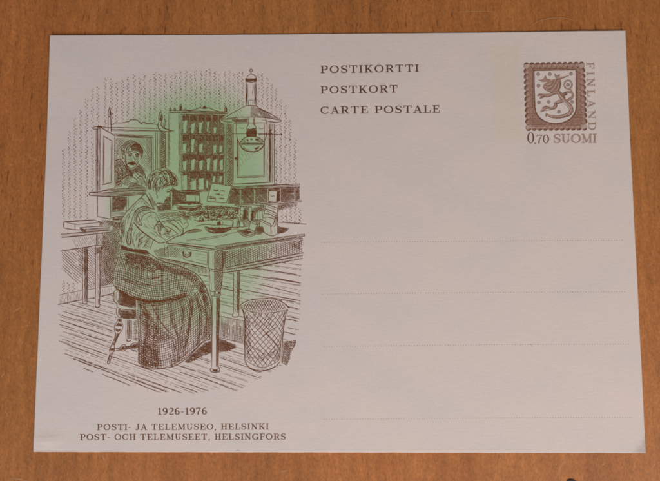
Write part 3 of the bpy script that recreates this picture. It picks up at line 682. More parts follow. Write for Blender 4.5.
# ---- hanging oil lamp
lm = Ink()
lm.ring(251.1,70.6,1.2,1.4,.7); lm.line([(250.6,72),(251.2,73.6),(253,74.6),(255.4,76.2),(256.4,78.6)], .7); lm.line([(246.8,79),(247.4,76.6),(249.4,75),(251,73.8)], .5)
lm.line([(245.4,78.4),(249,79.6),(253,79.4),(256.6,78.2)], .8); lm.line([(245.6,81),(249,82),(253,82),(256.6,80.8)], .8)
lm.hatch([(245.4,78.6),(256.6,78.4),(256.6,81.2),(245.6,81.4)], 3, .6, .55); lm.fill([(245.2,78.4),(247,79),(246.8,82),(245.4,81.4)]); lm.fill([(254.8,78.8),(256.8,78.2),(256.8,81.2),(255,82)])
for p, w in (([(246.2,81),(246.2,105.5)], .85),([(247.3,82),(247.2,105)], .35),([(256,81),(256,105.5)], .75),([(254.8,82),(254.8,105)], .35),([(252.8,84),(253.4,88),(252.6,92),(252.8,96)], .5),([(248.6,100.4),(248.6,105.4)], .55),([(253,100.4),(253,105.4)], .5),([(248.6,100.3),(253,100.3)], .5),([(245.6,105.8),(257,105.8)], .8)): lm.line(p, w, False)
lm.hatch([(246.4,84),(248,84),(248.2,104),(246.4,104)], 88, .6, .28); lm.hatch([(254.2,84),(256,84),(256,104),(254,104)], 88, .6, .3)
lm.line([(245.8,106),(240,109),(230,114.6),(221,120)], .65); lm.line([(256.6,105.8),(259,108.2),(269,113),(281.4,120.6)], .75)
lm.line([(221,120.2),(229,118.2),(240,117.3),(256,117.1),(266,117.8),(275,119.3),(281.4,121)], .65); lm.line([(220.8,120.4),(226,121.8),(233,122.2)], .7); lm.line([(281.6,121),(278,122.2),(270,121.6),(262,120)], .6); lm.line([(224,120.6),(229,119.2),(236,118.4)], .5)
lm.hatch([(250.5,106.4),(256.4,106.4),(269,113.4),(280,120),(270,118.2),(256,116.8),(250,116.8)], 24, .95, .42, brk=.4); lm.hatch([(256,107.5),(268,113.4),(279,120),(262,117.4)], 70, 1.5, .3, brk=.5); lm.hatch([(222,119.8),(236,112),(243,108.5),(240,116.8),(229,118)], 62, 2.6, .22, brk=1)
for a in (30, -40): lm.hatch([(231,119.4),(248,118.2),(248,122.6),(234,122.6)], a, .9, .45)
lm.line([(237.6,118),(236.6,124),(236.4,131),(237,137),(238.2,141),(239.4,143)], .6); lm.line([(265.2,118.2),(266.6,122),(267.2,128),(266.4,136),(264.6,141.4)], .65)
lm.line([(248.6,117.4),(248.5,124),(247.4,126.4),(246.4,128.6)], .65); lm.line([(254.2,117.4),(254.4,124),(255.6,126.4),(256.4,128.6)], .75); lm.line([(253.4,118),(253.4,126)], .35)
lm.hatch([(246.4,128.4),(256.6,128.4),(257,134.4),(255.6,136.4),(247,136.4),(245.8,134.4)], 2, .75, .6); lm.hatch([(246.4,128.4),(256.6,128.4),(257,136),(246,136)], 86, 1.2, .5); lm.fill([(246.2,132),(248,130),(248.4,136),(246.6,136.4)]); lm.fill([(254.8,130),(256.8,131),(256.6,136.4),(254.8,136)])
lm.line([(237.6,140),(238,142.4),(239,142.6)], .8); lm.line([(239.4,143.6),(242,140.4),(246,137.2),(251.5,136.4),(257,137.2),(261.5,139.4),(264.6,142.8)], .85)
lm.line([(238.6,144),(246,143.4),(258,143.4),(265,143.8)], .9); lm.line([(239,144.8),(252,144.9),(264.6,144.6)], .5)
lm.line([(240.2,145),(242.6,148.4),(247,151),(252,151.8),(257,151),(261.6,148.2),(264.2,144.8)], 1.1); lm.line([(243,146.5),(246,149),(251,150.2)], .4)
lm.fill([(246.4,138.8),(248.2,139.6),(248.8,141.6),(247,141.2)]); lm.fill([(250.4,138.6),(252.4,138.8),(252.2,140.4),(250.8,140.2)]); lm.fill([(254.6,138.6),(258,138.4),(259,140.2),(256,140.8)]); lm.fill([(254,148.4),(257.6,147),(259.6,145.8),(258.6,148.4),(256,149.8)])
lm.hatch([(258,137.8),(264,142.5),(262,143.2),(256.5,142)], 50, .8, .4); lm.hatch([(240,143),(245,138.5),(246,142.8)], 60, .9, .35); lm.line([(258.6,127.6),(260.6,128.8),(264,128.2)], .4); lm.line([(239,127.6),(242,128.4),(244.4,127.8)], .4)
lm.build('hanging_lamp', INK, engraving)

# ---- woman seated at the desk
wm = Ink()
# hair
wm.line([(147,190),(146.3,184),(147,178.4),(149.6,174),(153.6,171),(158.4,169.2),(164,168),(169,169.8),(173,173.4),(177,177),(178.9,181),(177.6,185),(173,187)], .45)
for p, w in (([(149,189),(148.4,183),(150,177.6),(154.4,173.4)], .6),([(151.4,190.4),(150.6,184.6),(152.4,179),(156.6,174.6)], .75),([(154,191.6),(153,186),(154.4,180.4),(157.6,176.6)], .55),([(157,193.4),(155.4,188),(156,182.4),(158.4,178.6)], .8),([(158.4,172.2),(161.4,173.6),(163.6,176),(164.4,179.4)], .8),([(160,176.6),(161,181),(160,186.6),(158.8,191)], .6),([(164,169.4),(167.4,172.2),(169.6,176),(170,180)], .95),([(162,171.6),(165.6,175.4),(166.8,180),(165.6,185)], .6),([(168,170.6),(172,174.4),(174.4,179)], .9),([(152,176),(156,173.2),(160,173)], .5),([(163,188),(166,184.4),(170,182)], .6),([(165,187.6),(169,185),(174,184.4)], .7),([(147.6,186),(149.4,181.4),(149.6,179)], .6),([(171,177),(174,179),(175,182.6),(173.4,185.4)], .8),([(174.6,177.4),(177,180.4),(176.4,184)], .7),([(170.4,179.6),(172.4,182),(171.4,185)], .7),([(161.6,186.4),(163,182),(166.4,179)], .5)): wm.line(p, w)
for p, w in (([(170.2,178.2),(172.6,176.4),(175.4,177.4),(176,180.2),(173.6,181.4),(172,179.8)], .6),([(172.4,183),(174.6,181.8),(177,182.6),(176.6,185),(174,185.8),(172.6,184.4)], .6),([(166,182.4),(168.6,180.8),(170.6,182.2),(169.8,184.8),(167,185.6)], .55),([(160,170.4),(163.4,171.8),(166.4,174.6)], .5),([(150,176),(152.6,173.6),(155.4,172.4)], .4),([(160.6,183.4),(162.4,179.6),(165.4,177.4)], .5),([(153,189),(154.6,184.6),(155,181)], .5),([(149.6,186.6),(150.4,182.4),(152.6,178.4)], .5)): wm.line(p, w)
wm.hatch([(147.2,188),(148,181),(150.4,179),(151.4,189.6),(149.4,190.4)], 78, 1.2, .42, brk=.7); wm.hatch([(154,186),(157,183.4),(159.4,190),(157,193)], 68, 1.1, .45, brk=.6); wm.hatch([(165,170.4),(170,172.4),(175.6,177.6),(172,178.4),(168.6,175)], 46, .95, .5, brk=.5); wm.hatch([(170,179),(174,177),(178.2,181),(176.8,185),(171,186.2)], -38, 1.25, .45, brk=.7); wm.hatch([(161,187.4),(164,182),(168,180),(169,186)], 64, 1.25, .42, brk=.7); wm.hatch([(151,181),(155,174),(159,172.4),(157,178),(154,183)], 68, 1.7, .32, brk=1)
# many short curling strands, combed round the crown and down to the nape
for k in range(105):
    x, y = rng.uniform(146.5, 178.5), rng.uniform(168.5, 192.5)
    if not inside(np.array([(x, y)]), HAIR)[0]: continue
    dx, dy = x - 163, y - 182; a = math.atan2(dy, dx) + math.pi / 2 + rng.uniform(-.35, .35)
    if x < 157: a = R(100) + (x - 152) * .03 + rng.uniform(-.3, .3)
    L = rng.uniform(1.2, 2.8); bend = rng.uniform(-.9, .9)
    p = spline([(x - L*math.cos(a), y - L*math.sin(a)), (x - math.sin(a)*bend*.6, y + math.cos(a)*bend*.6), (x + L*math.cos(a), y + L*math.sin(a)), (x + L*math.cos(a) - math.sin(a)*bend, y + L*math.sin(a) + math.cos(a)*bend)], 4)
    wm.clip(p, rng.choice((.26, .3, .36, .48)), HAIR, (), .5)
# face turned down to the writing
wm.line([(172.6,186.6),(171.9,189.4),(169.8,191.4),(170.2,193.4),(169.2,196.7),(166.7,198),(166.8,199.4),(165,200.6),(164.5,202.8),(161.6,204.1),(158,203.2),(155.6,204.6)], .6)
wm.line([(166.6,192.4),(168.6,191.6),(170.2,192.2)], .9); wm.line([(166.4,190.4),(169,189.4),(171.4,189.8)], .6); wm.line([(164.6,200),(166.4,199.4)], .6); wm.line([(166.4,197),(167.8,196.6)], .5); wm.hatch([(155,203.4),(160,202),(164,203.6),(161.6,204.4),(157,204.6)], 25, .8, .4); wm.line([(156,193.6),(157.4,196),(156.8,198.6)], .5)
# dark ground behind the profile
NICHE = [(172.4,187.4),(180,191.6),(200,192.2),(201,204.6),(175,204),(171.6,209.8),(158,211),(156.6,206.6),(161.6,204.6),(164.9,203),(165.4,200.8),(167.2,199.6),(167.2,198.2),(169.6,197),(170.7,193.6),(170.4,191.6)]
PLATE = [(186,194.8),(199.6,195.6),(199.4,201.8),(186.2,201.6)]
for a, g, w in ((45, 1.0, .55), (-45, 1.15, .5), (0, 1.6, .4)): wm.hatch(NICHE, a, g, w, ex=[PLATE, SIGN, [(170.8,192),(172.4,192),(172.4,209),(170.8,209)]], brk=.5)
wm.line(PLATE, .4, False, closed=True); wm.line([(195,196),(195.6,201.6)], .4, False)
for p, w in (([(171.6,190.6),(186,190.8),(203,190.2)], .5),([(171.6,192),(186,192.2),(202,191.8)], .6),([(171,192),(171,209)], .4),([(172.4,192),(172.2,209)], .4),([(157,211.6),(168,211.2),(178,210.4)], .5),([(158,213.4),(168,213),(178,212.6)], .5)): wm.line(p, w)
# collar and blouse
for p, w in (([(145.8,193.6),(148.6,199),(152.4,206.6),(154.6,209)], .75),([(148.6,192.6),(152,198.4),(157,206.6)], .6),([(147,195.4),(150,201),(153.2,207.6)], .4),([(145.8,193.6),(141.4,197),(136.4,201.8),(130.4,207.8),(124.4,214.6),(120.6,221),(118.9,229.6),(119.7,237),(122.4,244.4)], .75),
    ([(141.6,197.6),(144,200),(148,204),(151,208.4)], .6),([(139.4,199.4),(141.6,198.4),(143.4,199.6)], .5),
    ([(134.6,213.4),(137,209.6),(140.6,207.4),(145,206.8),(150.6,208.2),(154.4,209.6)], .9),([(138,213),(141,209.6),(145.6,208.6),(150,209.8)], .5),([(140.4,225.4),(136.8,220.6),(137.4,215.6),(140.4,212),(145,210.6),(152,211.2)], .6),([(134.6,213.4),(132.4,218.4),(130,226),(127.6,234),(127,241),(128,246)], .6),
    ([(138,224.2),(141.6,225.8),(140.6,221.4),(142.6,216.4),(146,213.6),(150.4,212.4),(154.6,212.8),(157,215.4)], .55),([(138.2,216),(139.6,219.4),(139,223)], .7),([(139.6,213.6),(141.6,216.4)], .6),([(142.4,211.6),(143.8,214)], .6),
    ([(133.8,222.4),(137,226.4),(141,230.6),(146.6,235),(152,238.6),(159,243.2)], 1.05),([(133.8,222.4),(131.6,229),(131.8,238),(134,246.6)], .45),([(146,234.8),(142,238),(138,239.4)], .6),([(149.6,237),(147,241.4),(144.6,246.6)], .5),([(153.4,239.6),(151.6,245),(149.6,249.6)], .55),([(143,233),(139,235.6),(135.4,241)], .5),([(140.4,243.6),(138.8,239.6)], .5),([(124.4,219),(122.6,226),(123,235)], .4),([(128.4,213.4),(125.4,221),(124.6,231),(126,240)], .4),([(130.6,240),(129.6,245)], .5),([(146.4,240.4),(141,243.4),(136.4,247.6)], .5)): wm.line(p, w)
wm.hatch([(134,214),(138,209),(146,207.4),(152,209),(145,210.6),(139,214),(137,220),(137.6,224),(134,222)], 55, 1.2, .42, brk=.5); wm.hatch([(126.6,231),(130.6,222),(132.6,222.6),(131,232),(132,244),(127.6,246)], 80, 1.3, .35, brk=.8); wm.hatch([(119.4,224),(122.4,219),(122,236),(124,244),(121,240)], 70, 1.4, .3, brk=.8); wm.hatch([(148,196),(151,197.6),(156,206),(153.6,208)], 60, .9, .35, brk=.6); wm.hatch([(146.6,236),(152,239.6),(149,249),(143.6,248)], 62, 1.3, .35, brk=.6)
# forearms, cuffs, hands and pen
for p, w in (([(157,215.4),(158.6,218.6),(160,222),(162.4,221.8),(166,220.6),(170,220),(174,220.6),(178,223),(181.4,226.6)], .6),([(156,224),(159.4,221.4),(161.6,224.6),(160.6,229)], .8),([(155.4,230.6),(154.6,227.4),(156.8,224.6),(160,224.8)], .8),([(160.8,229.4),(160,232.6),(161,234.6)], .7),([(162,228),(163.4,226),(161.4,223.4)], .7),([(159,243.2),(164,242.6),(169,240.6),(176,236.8),(180,235.2)], .75),([(164,226),(169,227.4),(174,230.6),(177.6,234.6)], .5),([(168,222.4),(173,224.6),(178,228.6),(181,232.4)], .7),([(181.4,226.6),(183.4,229.4),(183,232.6),(180.6,235)], .65),([(166,231.4),(169.6,232),(171,229.4)], .9),([(180,236),(184,233.6),(188.4,231),(195,229.4),(202,230)], .95),([(166.6,239.8),(172,236.4),(177,234.4)], .5),([(162.4,235),(167,233.4),(170,235)], .5)): wm.line(p, w)
for sq in ([(186,234),(202,231.6),(198,229),(189,230)],): wm.hatch(sq, -8, .75, .5)
for p, w in (([(164,223.6),(167.4,221.4),(170.6,221.6),(173,223.4)], .5),([(173,224.4),(176.6,226.8),(179.4,230)], .55),([(169,228),(173,229.6),(176,232.6),(178.6,234)], .5),([(162,225.6),(165.4,228),(168,231)], .5),([(163.6,233.4),(167,236),(171,236.8)], .45),([(180.4,229.6),(182.6,230.6),(183,233)], .5)): wm.line(p, w)
wm.hatch([(164,228.6),(168,228),(172,232.4),(168,235),(164,233)], 35, 1.3, .35, brk=1); wm.hatch([(158,224),(161.6,223),(162,230),(159.6,233)], 40, .9, .4)
# folds of the blouse, cuff and the far sleeve
for p, w in (([(132,209.6),(129,216),(127.4,224)], .4),([(136.4,204),(133,208),(131,212)], .4),([(143,201),(146,205),(148.6,207)], .4),([(122,222),(121.2,229),(122,236)], .45),([(124,224),(123.2,232),(124.6,240)], .35),([(132.6,228),(130.4,236),(131,244)], .5),([(136,229),(133.4,236),(133.6,243)], .4),([(139.6,231.6),(136.6,236.4),(136,241)], .45),([(143.6,236.4),(139.6,240),(138,246)], .45),([(148,240),(145.4,244.4),(142.4,248)], .45),([(126,238),(127.4,243),(131,247)], .4),
   ([(146,219),(148.4,216.4),(152,215.4)], .35),([(143.6,223),(146.4,226.4),(150,229)], .35),([(150,232.4),(154,234.6),(157,237)], .35),([(153.6,217),(156,219),(157.4,222)], .4),([(148,224),(151,227),(155,229)], .25),
   ([(155.8,232),(158,235.4),(161.4,237.4)], .55),([(157.6,229),(159,233),(162,235.4)], .55),([(157,226.4),(158.6,228.4),(158.8,231)], .7),([(159.4,234.4),(163,238.4),(166,240)], .45),
   ([(157.4,214.6),(161,216.4),(165,215.4),(169,217),(172,215.8),(175,218),(179,217.6),(181.6,220)], .5),([(159,217.6),(162.6,218.4),(166,217.6),(170,219)], .45),([(172,218),(175.6,220.4),(179,220),(182,223)], .5),([(163,215),(164,218.4)], .5),([(168,215.6),(169,218.6)], .5),([(174,216.6),(175.4,219.6)], .5),([(179.4,218.4),(181,222),(183.4,224.6)], .55),([(184,224),(186.6,222),(188.4,224.6),(186.4,227.6),(183.6,228.4)], .5),([(186.6,222),(187.8,218.6)], .5)): wm.line(p, w)
wm.hatch([(119.4,226),(122,220),(126,214),(124,226),(124.4,238),(121,242)], 75, 1.3, .32, brk=.8); wm.hatch([(158,213.6),(178,212.8),(182,217),(170,216),(160,215)], 60, 1.0, .5, brk=.6)
for k in range(80):
    x, y = rng.uniform(119, 152), rng.uniform(199, 247)
    if not inside(np.array([(x, y)]), [(142,197.5),(134,206),(125,216),(121,224),(120.5,236),(124,244),(136,248),(148,248),(151,240),(140,231),(133.6,223),(134,213),(140,206),(148,205)])[0]: continue
    a = R(108 + (y - 222) * -1.1) + rng.uniform(-.2, .2); L = rng.uniform(1.2, 3.0)
    wm.line([(x - L*math.cos(a), y - L*math.sin(a)), (x + rng.uniform(-.4, .4), y), (x + L*math.cos(a), y + L*math.sin(a))], rng.choice((.24, .3, .4)), taper=.7)
for k in range(26):
    x, y = rng.uniform(141, 160), rng.uniform(213, 237)
    if not inside(np.array([(x, y)]), [(143,216),(150,213),(156,216),(159,222),(156,228),(156,236),(150,232),(142,226)])[0]: continue
    a = R(50) + rng.uniform(-.25, .25); L = rng.uniform(.8, 2)
    wm.line([(x - L*math.cos(a), y - L*math.sin(a)), (x, y + .2), (x + L*math.cos(a), y + L*math.sin(a))], .26, taper=.7)
# belt and skirt
BELT = [(121.3,244.3),(126,246.6),(133,248.6),(141,249.6),(147,250.4),(151,254.2),(147,255),(138,253.4),(128,251.6),(120.4,249.4)]
for a, g, w in ((8, .8, .55), (75, 1.2, .45)): wm.hatch(BELT, a, g, w, brk=.2)
# checked cloth: seat and lap
LAP = [(120.6,249.4),(128,251.8),(138,253.6),(148,255.2),(157,259),(165,262.3),(175,265),(188,269.6),(196,274.6),(200,280),(199,288),(192,296),(180,298.6),(165,299.8),(150,301.3),(140,300),(130,296.6),(122,292.4),(115,287),(113.2,281),(114,272),(117,261)]
A0 = [(112,266),(125,268),(142,275),(160,280),(180,276),(206,276)]
A1 = [(112,296),(125,302),(142,309),(160,309),(180,305),(206,300)]
wm.family([(110,240),(125,244),(142,249),(160,254),(180,259),(206,268)], A0, 14, .48, LAP, brk=.4)
wm.family(A0, A1, 15, .5, LAP, brk=.4)
wm.family([(122,240),(117,260),(113,275),(114,300)], [(150,240),(143,262),(143,280),(150,306)], 16, .5, LAP, brk=.4)
wm.family([(150,240),(143,262),(143,280),(150,306)], [(206,250),(200,268),(196,284),(188,306)], 25, .5, LAP, brk=.4)
# falling part of the skirt
FALL = [(137,301),(150,302),(165,300.6),(180,299.4),(192,296.6),(200,288),(201,280.5),(206.3,288.6),(210.3,301),(211.8,320),(211.3,338.3),(203,342),(195,349.6),(184,360),(172,366.4),(155,369),(144,367),(137.8,361.6),(137.9,340),(137,315)]
wm.family([(137,296),(138,320),(137,345),(136,370)], [(166,296),(165,320),(166,345),(170,372)], 15, .52, FALL, brk=.4)
wm.family([(166,296),(165,320),(166,345),(170,372)], [(199,276),(214,300),(216,325),(214,345)], 23, .5, FALL, brk=.4)
wm.family([(134,300),(150,304),(165,303),(185,295),(204,276)], [(134,326),(150,334),(166,333),(188,321),(216,300)], 13, .5, FALL, brk=.4)
wm.family([(134,326),(150,334),(166,333),(188,321),(216,300)], [(134,366),(150,377),(168,377),(190,364),(216,336)], 19, .5, FALL, brk=.4)
# folds and shade
def shade(poly, angs=((35, 1.0, .5), (-50, 1.15, .5)), clip=SKIRT): 
    for a, g, w in angs: wm.hatch(poly, a, g * 1.45, w * .92, brk=.9, jit=.25)
shade([(124,253),(136,254),(150,256.4),(156,261),(151,266),(144,269),(137,264),(129,262)], ((30, .9, .6), (-45, 1.0, .55), (85, 1.2, .45)))
shade([(130,262),(140,267),(150,267),(160,263),(162,268),(154,272.6),(143,272.4),(134,268)]); shade([(125,258),(130,262),(136,270),(130,268),(125,263)])
shade([(152,262),(158,261),(168,266),(180,268.6),(190,272),(198,277),(204,286),(208,297),(210,310),(205,306),(200,293),(193,283),(182,276),(168,272.5),(158,270)], ((50, 1.0, .55), (-40, 1.1, .5)))
shade([(113,284),(119,289),(127,293.6),(135,297),(146,299),(158,298.6),(172,296.6),(186,292),(190,295),(178,299),(165,300.6),(150,302),(138,300.6),(126,296),(117,291)], ((12, .8, .6), (-50, 1.2, .5)))
shade([(118,276),(126,279),(140,282.6),(156,284),(168,281.6),(158,286),(142,286),(126,283)], ((12, 1.0, .5), (-40, 1.3, .4)))
shade([(136,275),(150,277.6),(164,275.6),(156,279.6),(142,279)], ((8, .9, .55),))
shade([(189,297),(192.6,301),(193.4,309),(191,318),(189.4,330),(187.6,343),(184.6,352),(184.6,340),(187.4,326),(189,312)], ((80, .75, .6), (20, 1.1, .5)))
shade([(138,315),(146,312),(152,316),(157,324),(166,333),(173,335.4),(174,339),(166,340),(158,344),(160,352),(163,366),(156,368.6),(144,366.8),(138,361),(143,345),(144,330)], ((30, 1.15, .5), (-40, 1.3, .45)))
shade([(138,338),(148,345),(157,352),(160,367),(146,366),(138,361)], ((60, 1.2, .5), (-15, 1.4, .42))); shade([(137.4,303),(141,303),(150,312),(154,322),(148,318),(141,312)], ((60, .9, .55), (0, 1.2, .45)))
shade([(172,338),(176,345),(176,358),(183,355),(188,350),(186,358),(174,366),(170,366),(173,352)], ((70, 1.15, .48), (10, 1.4, .42)))
shade([(196,300),(204,306),(210,318),(211,336),(204,338),(208,325),(203,312)], ((50, 1.1, .5), (-45, 1.3, .45)))
for p, w in (([(121.4,247),(117,261.4),(113.6,274),(113.2,283.6),(117.6,289.2)], .6),([(117.6,289.2),(125,293.8),(133,298),(142,300.6),(150,301.6),(165,300.2),(180,298.6)], 1.1),([(137,301),(137.6,315),(139,340),(137.8,361.6)], .4),([(137.8,361.6),(144,367.2),(155,369.1),(172,366.6),(184,360.3),(195,349.8),(203,342.2),(211.4,338.4)], .85),([(211.6,338),(212,320),(210.5,301),(206.5,288.6),(202,280.4),(198,275.4),(188,269.2),(175,264.7),(165,262),(157,258.4),(150,254)], .85),([(150,300),(155,312),(161,322),(168,331),(173,335)], .7),([(172,336),(176,342),(174.4,352)], .6),([(191,296),(193,304),(191,318),(187.6,340)], .8)): wm.line(p, w)
wm.line([(137,300.4),(150,302.4),(165,301),(180,298.4),(188,295)], .8); wm.line([(140,302.4),(152,303.6),(166,302.2),(178,300)], .5)
wm.hatch([(136.6,300),(150,301.4),(166,300),(186,294),(192,296),(186,300),(168,305),(150,306.6),(138,304.6)], 8, 1.0, .4, brk=.8)
for p in ([(143,305),(147,328),(143,350),(146,366)],[(156,304),(157,322),(153,345),(156,367)],[(168,303),(172,322),(178,340),(177,362)],[(180,300),(183,318),(180,338),(184,356)],[(199,284),(204,300),(206,320),(202,340)],[(194,292),(199,310),(200,328),(196,346)]):
    wm.line(p, .6); q = np.array(p); wm.hatch(np.vstack([q, q[::-1] + (3.2, 0)]), 74, .95, .36, brk=.8)
wm.hatch([(120.6,245),(133,249),(147,250.6),(150,254),(138,253),(121,249)], 10, .6, .5, brk=.1)
wm.build('printed_figure', INK, engraving, 'seated woman in a checked skirt writing at the desk')

# ---- stool
st = Ink()
CUSH = [(118.4,290.4),(122,290.6),(128,294.4),(136.4,298.6),(136.2,307.4),(128,306.6),(119.6,304.4),(117.2,302),(118.6,297)]
for a, g, w in ((20, .8, .55), (-55, 1.1, .5)): st.hatch(CUSH, a, g, w, brk=.4)
st.hatch([(121,292),(127,295),(136,299.5),(136,306),(124,303)], 80, 1.0, .5, brk=.3)
RAIL = [(118.6,309.4),(126,310.6),(136.4,310.2),(136.8,318.8),(128,319.4),(120.4,317.8),(119,314)]
for a, g, w in ((4, .8, .55), (70, 1.1, .5), (-45, 1.4, .35)): st.hatch(RAIL, a, g, w, brk=.5)
for p, w in (([(118.4,288.6),(115,290.6),(113.4,295),(113.8,300.4),(116.6,303.6),(117,307),(116.4,312),(118,316.4),(121,318.4)], .7),([(117.6,291),(116,294),(116.2,299.4),(117.6,302.4)], .4),([(117,303.6),(124,305.8),(136,308.2)], .6),([(117,307),(124,309.6),(136,310)], .6),([(118.6,309.6),(118.2,314.6)], .5),([(114.2,293),(114.8,300.4)], .4)): st.line(p, w)
# turned front leg
st.line([(118,318.6),(117.2,321.4),(114.9,324.4),(114.2,328),(114.8,331.4),(115.6,333.6),(114.6,338),(112.6,343),(111,346),(109.6,349.4),(110,352.6),(108.8,357.4),(107.4,362.6),(109,363.6),(110.6,360),(112.4,353.6),(114,351),(114.6,347.6),(114.4,345.2),(116.6,340),(119.4,333.6),(122,330),(123,325.6),(121.6,321.6),(121.8,318.6)], .7)
for pol in ([(115,324.6),(118.4,322.4),(121.8,323.6),(122.6,327),(119.6,326.2),(116,326.4)],[(115,327.4),(118.4,329.4),(121.6,328.4),(120.4,331.2),(117.4,332.4),(115.2,330.4)],[(117.4,333.4),(119.2,333),(116,340.4),(114.4,344.6),(113.4,344)],[(109.8,348),(114.4,348),(114.6,350.6),(110,350.8)],[(110.6,352.6),(112,353),(109.6,361),(108.6,362.6),(108.2,359)]): st.hatch(pol, 25, .62, .45, brk=.2); st.hatch(pol, -60, 1.1, .35, brk=.2)
st.hatch([(116,333.6),(119.6,333.4),(114.6,345),(111.6,345.6)], 65, .7, .4); st.hatch([(118,319),(121.6,319),(121,322),(118,322)], 5, .6, .5)
# stretcher
st.line([(114.4,348.4),(119.6,347.8),(122,345),(124.8,344.6),(126.2,346.8),(129.6,346),(132.4,343.6),(135.6,342.6),(138,343.6)], .65); st.line([(114.4,351),(120,350.2),(123,351.2),(125.4,350),(127.6,348.6),(131.6,348.8),(135,348.6),(138,347)], .65)
st.hatch([(130,346),(133,344),(137,343.2),(138,345),(136,348),(132,348.4)], 15, .65, .45, brk=.2); st.fill([(121.6,346.6),(123.6,346),(124,349.6),(122,350)]); st.hatch([(115,348.6),(138,344),(138,347),(120,350.4)], -8, .7, .45)
# back leg and shade
for x, w in ((125.8,.5),(127.2,.4),(129.4,.6),(131.4,.6)): st.line([(x,320),(x+.2,339.6)], w, False)
st.hatch([(127.2,320),(131.2,320),(131,339),(127.4,339)], 86, .8, .38); st.hatch([(127.2,320),(131.2,320),(131,339),(127.4,339)], 10, 1.5, .3); st.fill([(126.2,339),(128.6,341),(131,340),(130.8,341.4),(128,342),(126,340.6)])
st.hatch([(132.4,320),(137.4,320),(137.6,340),(132.6,341)], 2, 1.5, .35, brk=.8); st.hatch([(134.4,320),(137.4,320),(137.6,340),(134.6,340)], 85, 1.6, .3, brk=.8)
st.build('stool', INK, engraving)

# ---- desk
dk = Ink(); EXD = [SKIRT, BLOUSE, RACK]
for p, w in (([(170,241.6),(185,243.2),(200,244.6),(214.6,246.2)], .5),([(166,243.2),(180,244.6),(200,247.2),(214.6,249.2)], 1.0),([(168,245),(185,246.8),(213.6,251)], .5),([(278,222.2),(292,223),(306.6,224.2)], .7),([(214.6,246.2),(245,242),(275,238),(304.4,233.9)], .75),([(214.6,249.2),(245,244.8),(275,240.6),(304.6,236.3)], .9),([(216,251.2),(245,246.8),(275,242.4),(303,238.4)], .5),
   ([(158,257.4),(175,261),(195,265.2),(208,268)], .95),([(160,259.2),(180,263.4),(207,269.4)], .45),([(222,268.2),(250,263),(280,257.2),(304,252.6)], .85),([(222,270.4),(250,265.6),(280,259.8),(303,255.4)], .8),([(222,273.2),(250,268.4),(280,262.6),(303,258.4)], .75),([(304.4,233.9),(304.6,236.6)], .6),
   ([(184,248.4),(207.4,252.6)], .6),([(207.6,252.4),(207.4,265)], .6),([(183.8,248.4),(183.8,259.6)], .45),([(183.8,259.6),(207.4,265.2)], .55),([(208.8,251),(208.8,268)], .6),([(186,240.2),(200,238.6),(226,234.4),(240,231.6)], .45),([(186,241.4),(205,239.4),(228,235.4)], .35),([(168,245),(168.4,257.8)], .5),([(164.6,245),(165,257)], .4)): dk.line(p, w, ex=EXD)
dk.hatch([(214.6,246.4),(304.4,234.2),(304.5,236.2),(214.6,249)], 62, 1.15, .5, brk=.2); dk.hatch([(216,249.4),(303,237),(303,238.2),(216,251)], -8, .6, .4, brk=.6)
dk.hatch([(222,268.6),(303,253.2),(303,255.2),(222,270.2)], -10, 1.1, .22, brk=2); dk.hatch([(222,270.8),(303,256),(303,258),(222,273)], 70, 1.7, .3, brk=.6)
APR = [(222.4,251.4),(303.4,238.8),(302,252.6),(290,255),(222.4,268)]
dk.hatch(APR, 24, 1.75, .42, brk=.4); dk.hatch(APR, 87, 2.3, .45, brk=.5); dk.hatch([(222.4,251.4),(250,247),(250,262.6),(222.4,268)], -25, 2.2, .3, brk=1); dk.hatch([(222.4,252),(227,251),(226,262),(222.4,268)], 60, 1.0, .5); dk.hatch([(285,242),(303,239),(301,250),(290,247)], 80, 1.6, .5, brk=.5)
dk.hatch([(168.6,245.6),(183.6,248),(183.6,258.8),(168.6,257)], 52, 1.4, .36, brk=.5); dk.hatch([(168.6,245.6),(180,247.6),(176,257.6),(168.6,257)], -45, 1.7, .3, brk=.8); dk.hatch([(153,250.4),(168,246),(168,257.4),(157,256.6)], 60, 1.3, .4, ex=EXD, brk=.5); dk.hatch([(153,250.4),(168,246),(168,257.4),(157,256.6)], -30, 1.5, .35, ex=EXD, brk=.5)
dk.hatch([(184,248.8),(192,250.4),(192,261),(184,259.4)], 55, 2.2, .25, brk=1); dk.hatch([(195,252),(207,254),(207,264.6),(195,262)], 10, 2.8, .2, brk=1.5)
dk.line([(183.4,252.4),(183.6,255.4),(186.4,257.2),(189.6,256.2),(191,253.4),(189.6,252.2)], 1.0); dk.line([(184.6,254),(187,255.2),(189.4,254)], .7); dk.disc(183.4,252.4,.9); dk.disc(190,253,.9)
dk.hatch([(162,260.2),(208,269.6),(208,274),(198,273.4),(188,268.2),(175,264.2),(165,261.6)], 88, 1.35, .42, ex=[SKIRT], brk=.3); dk.line([(199,274.4),(209,276.2)], .6, ex=[SKIRT]); dk.line([(203.6,281),(209.6,281.8)], .35); dk.line([(205.4,284.8),(209.6,285.4)], .35)
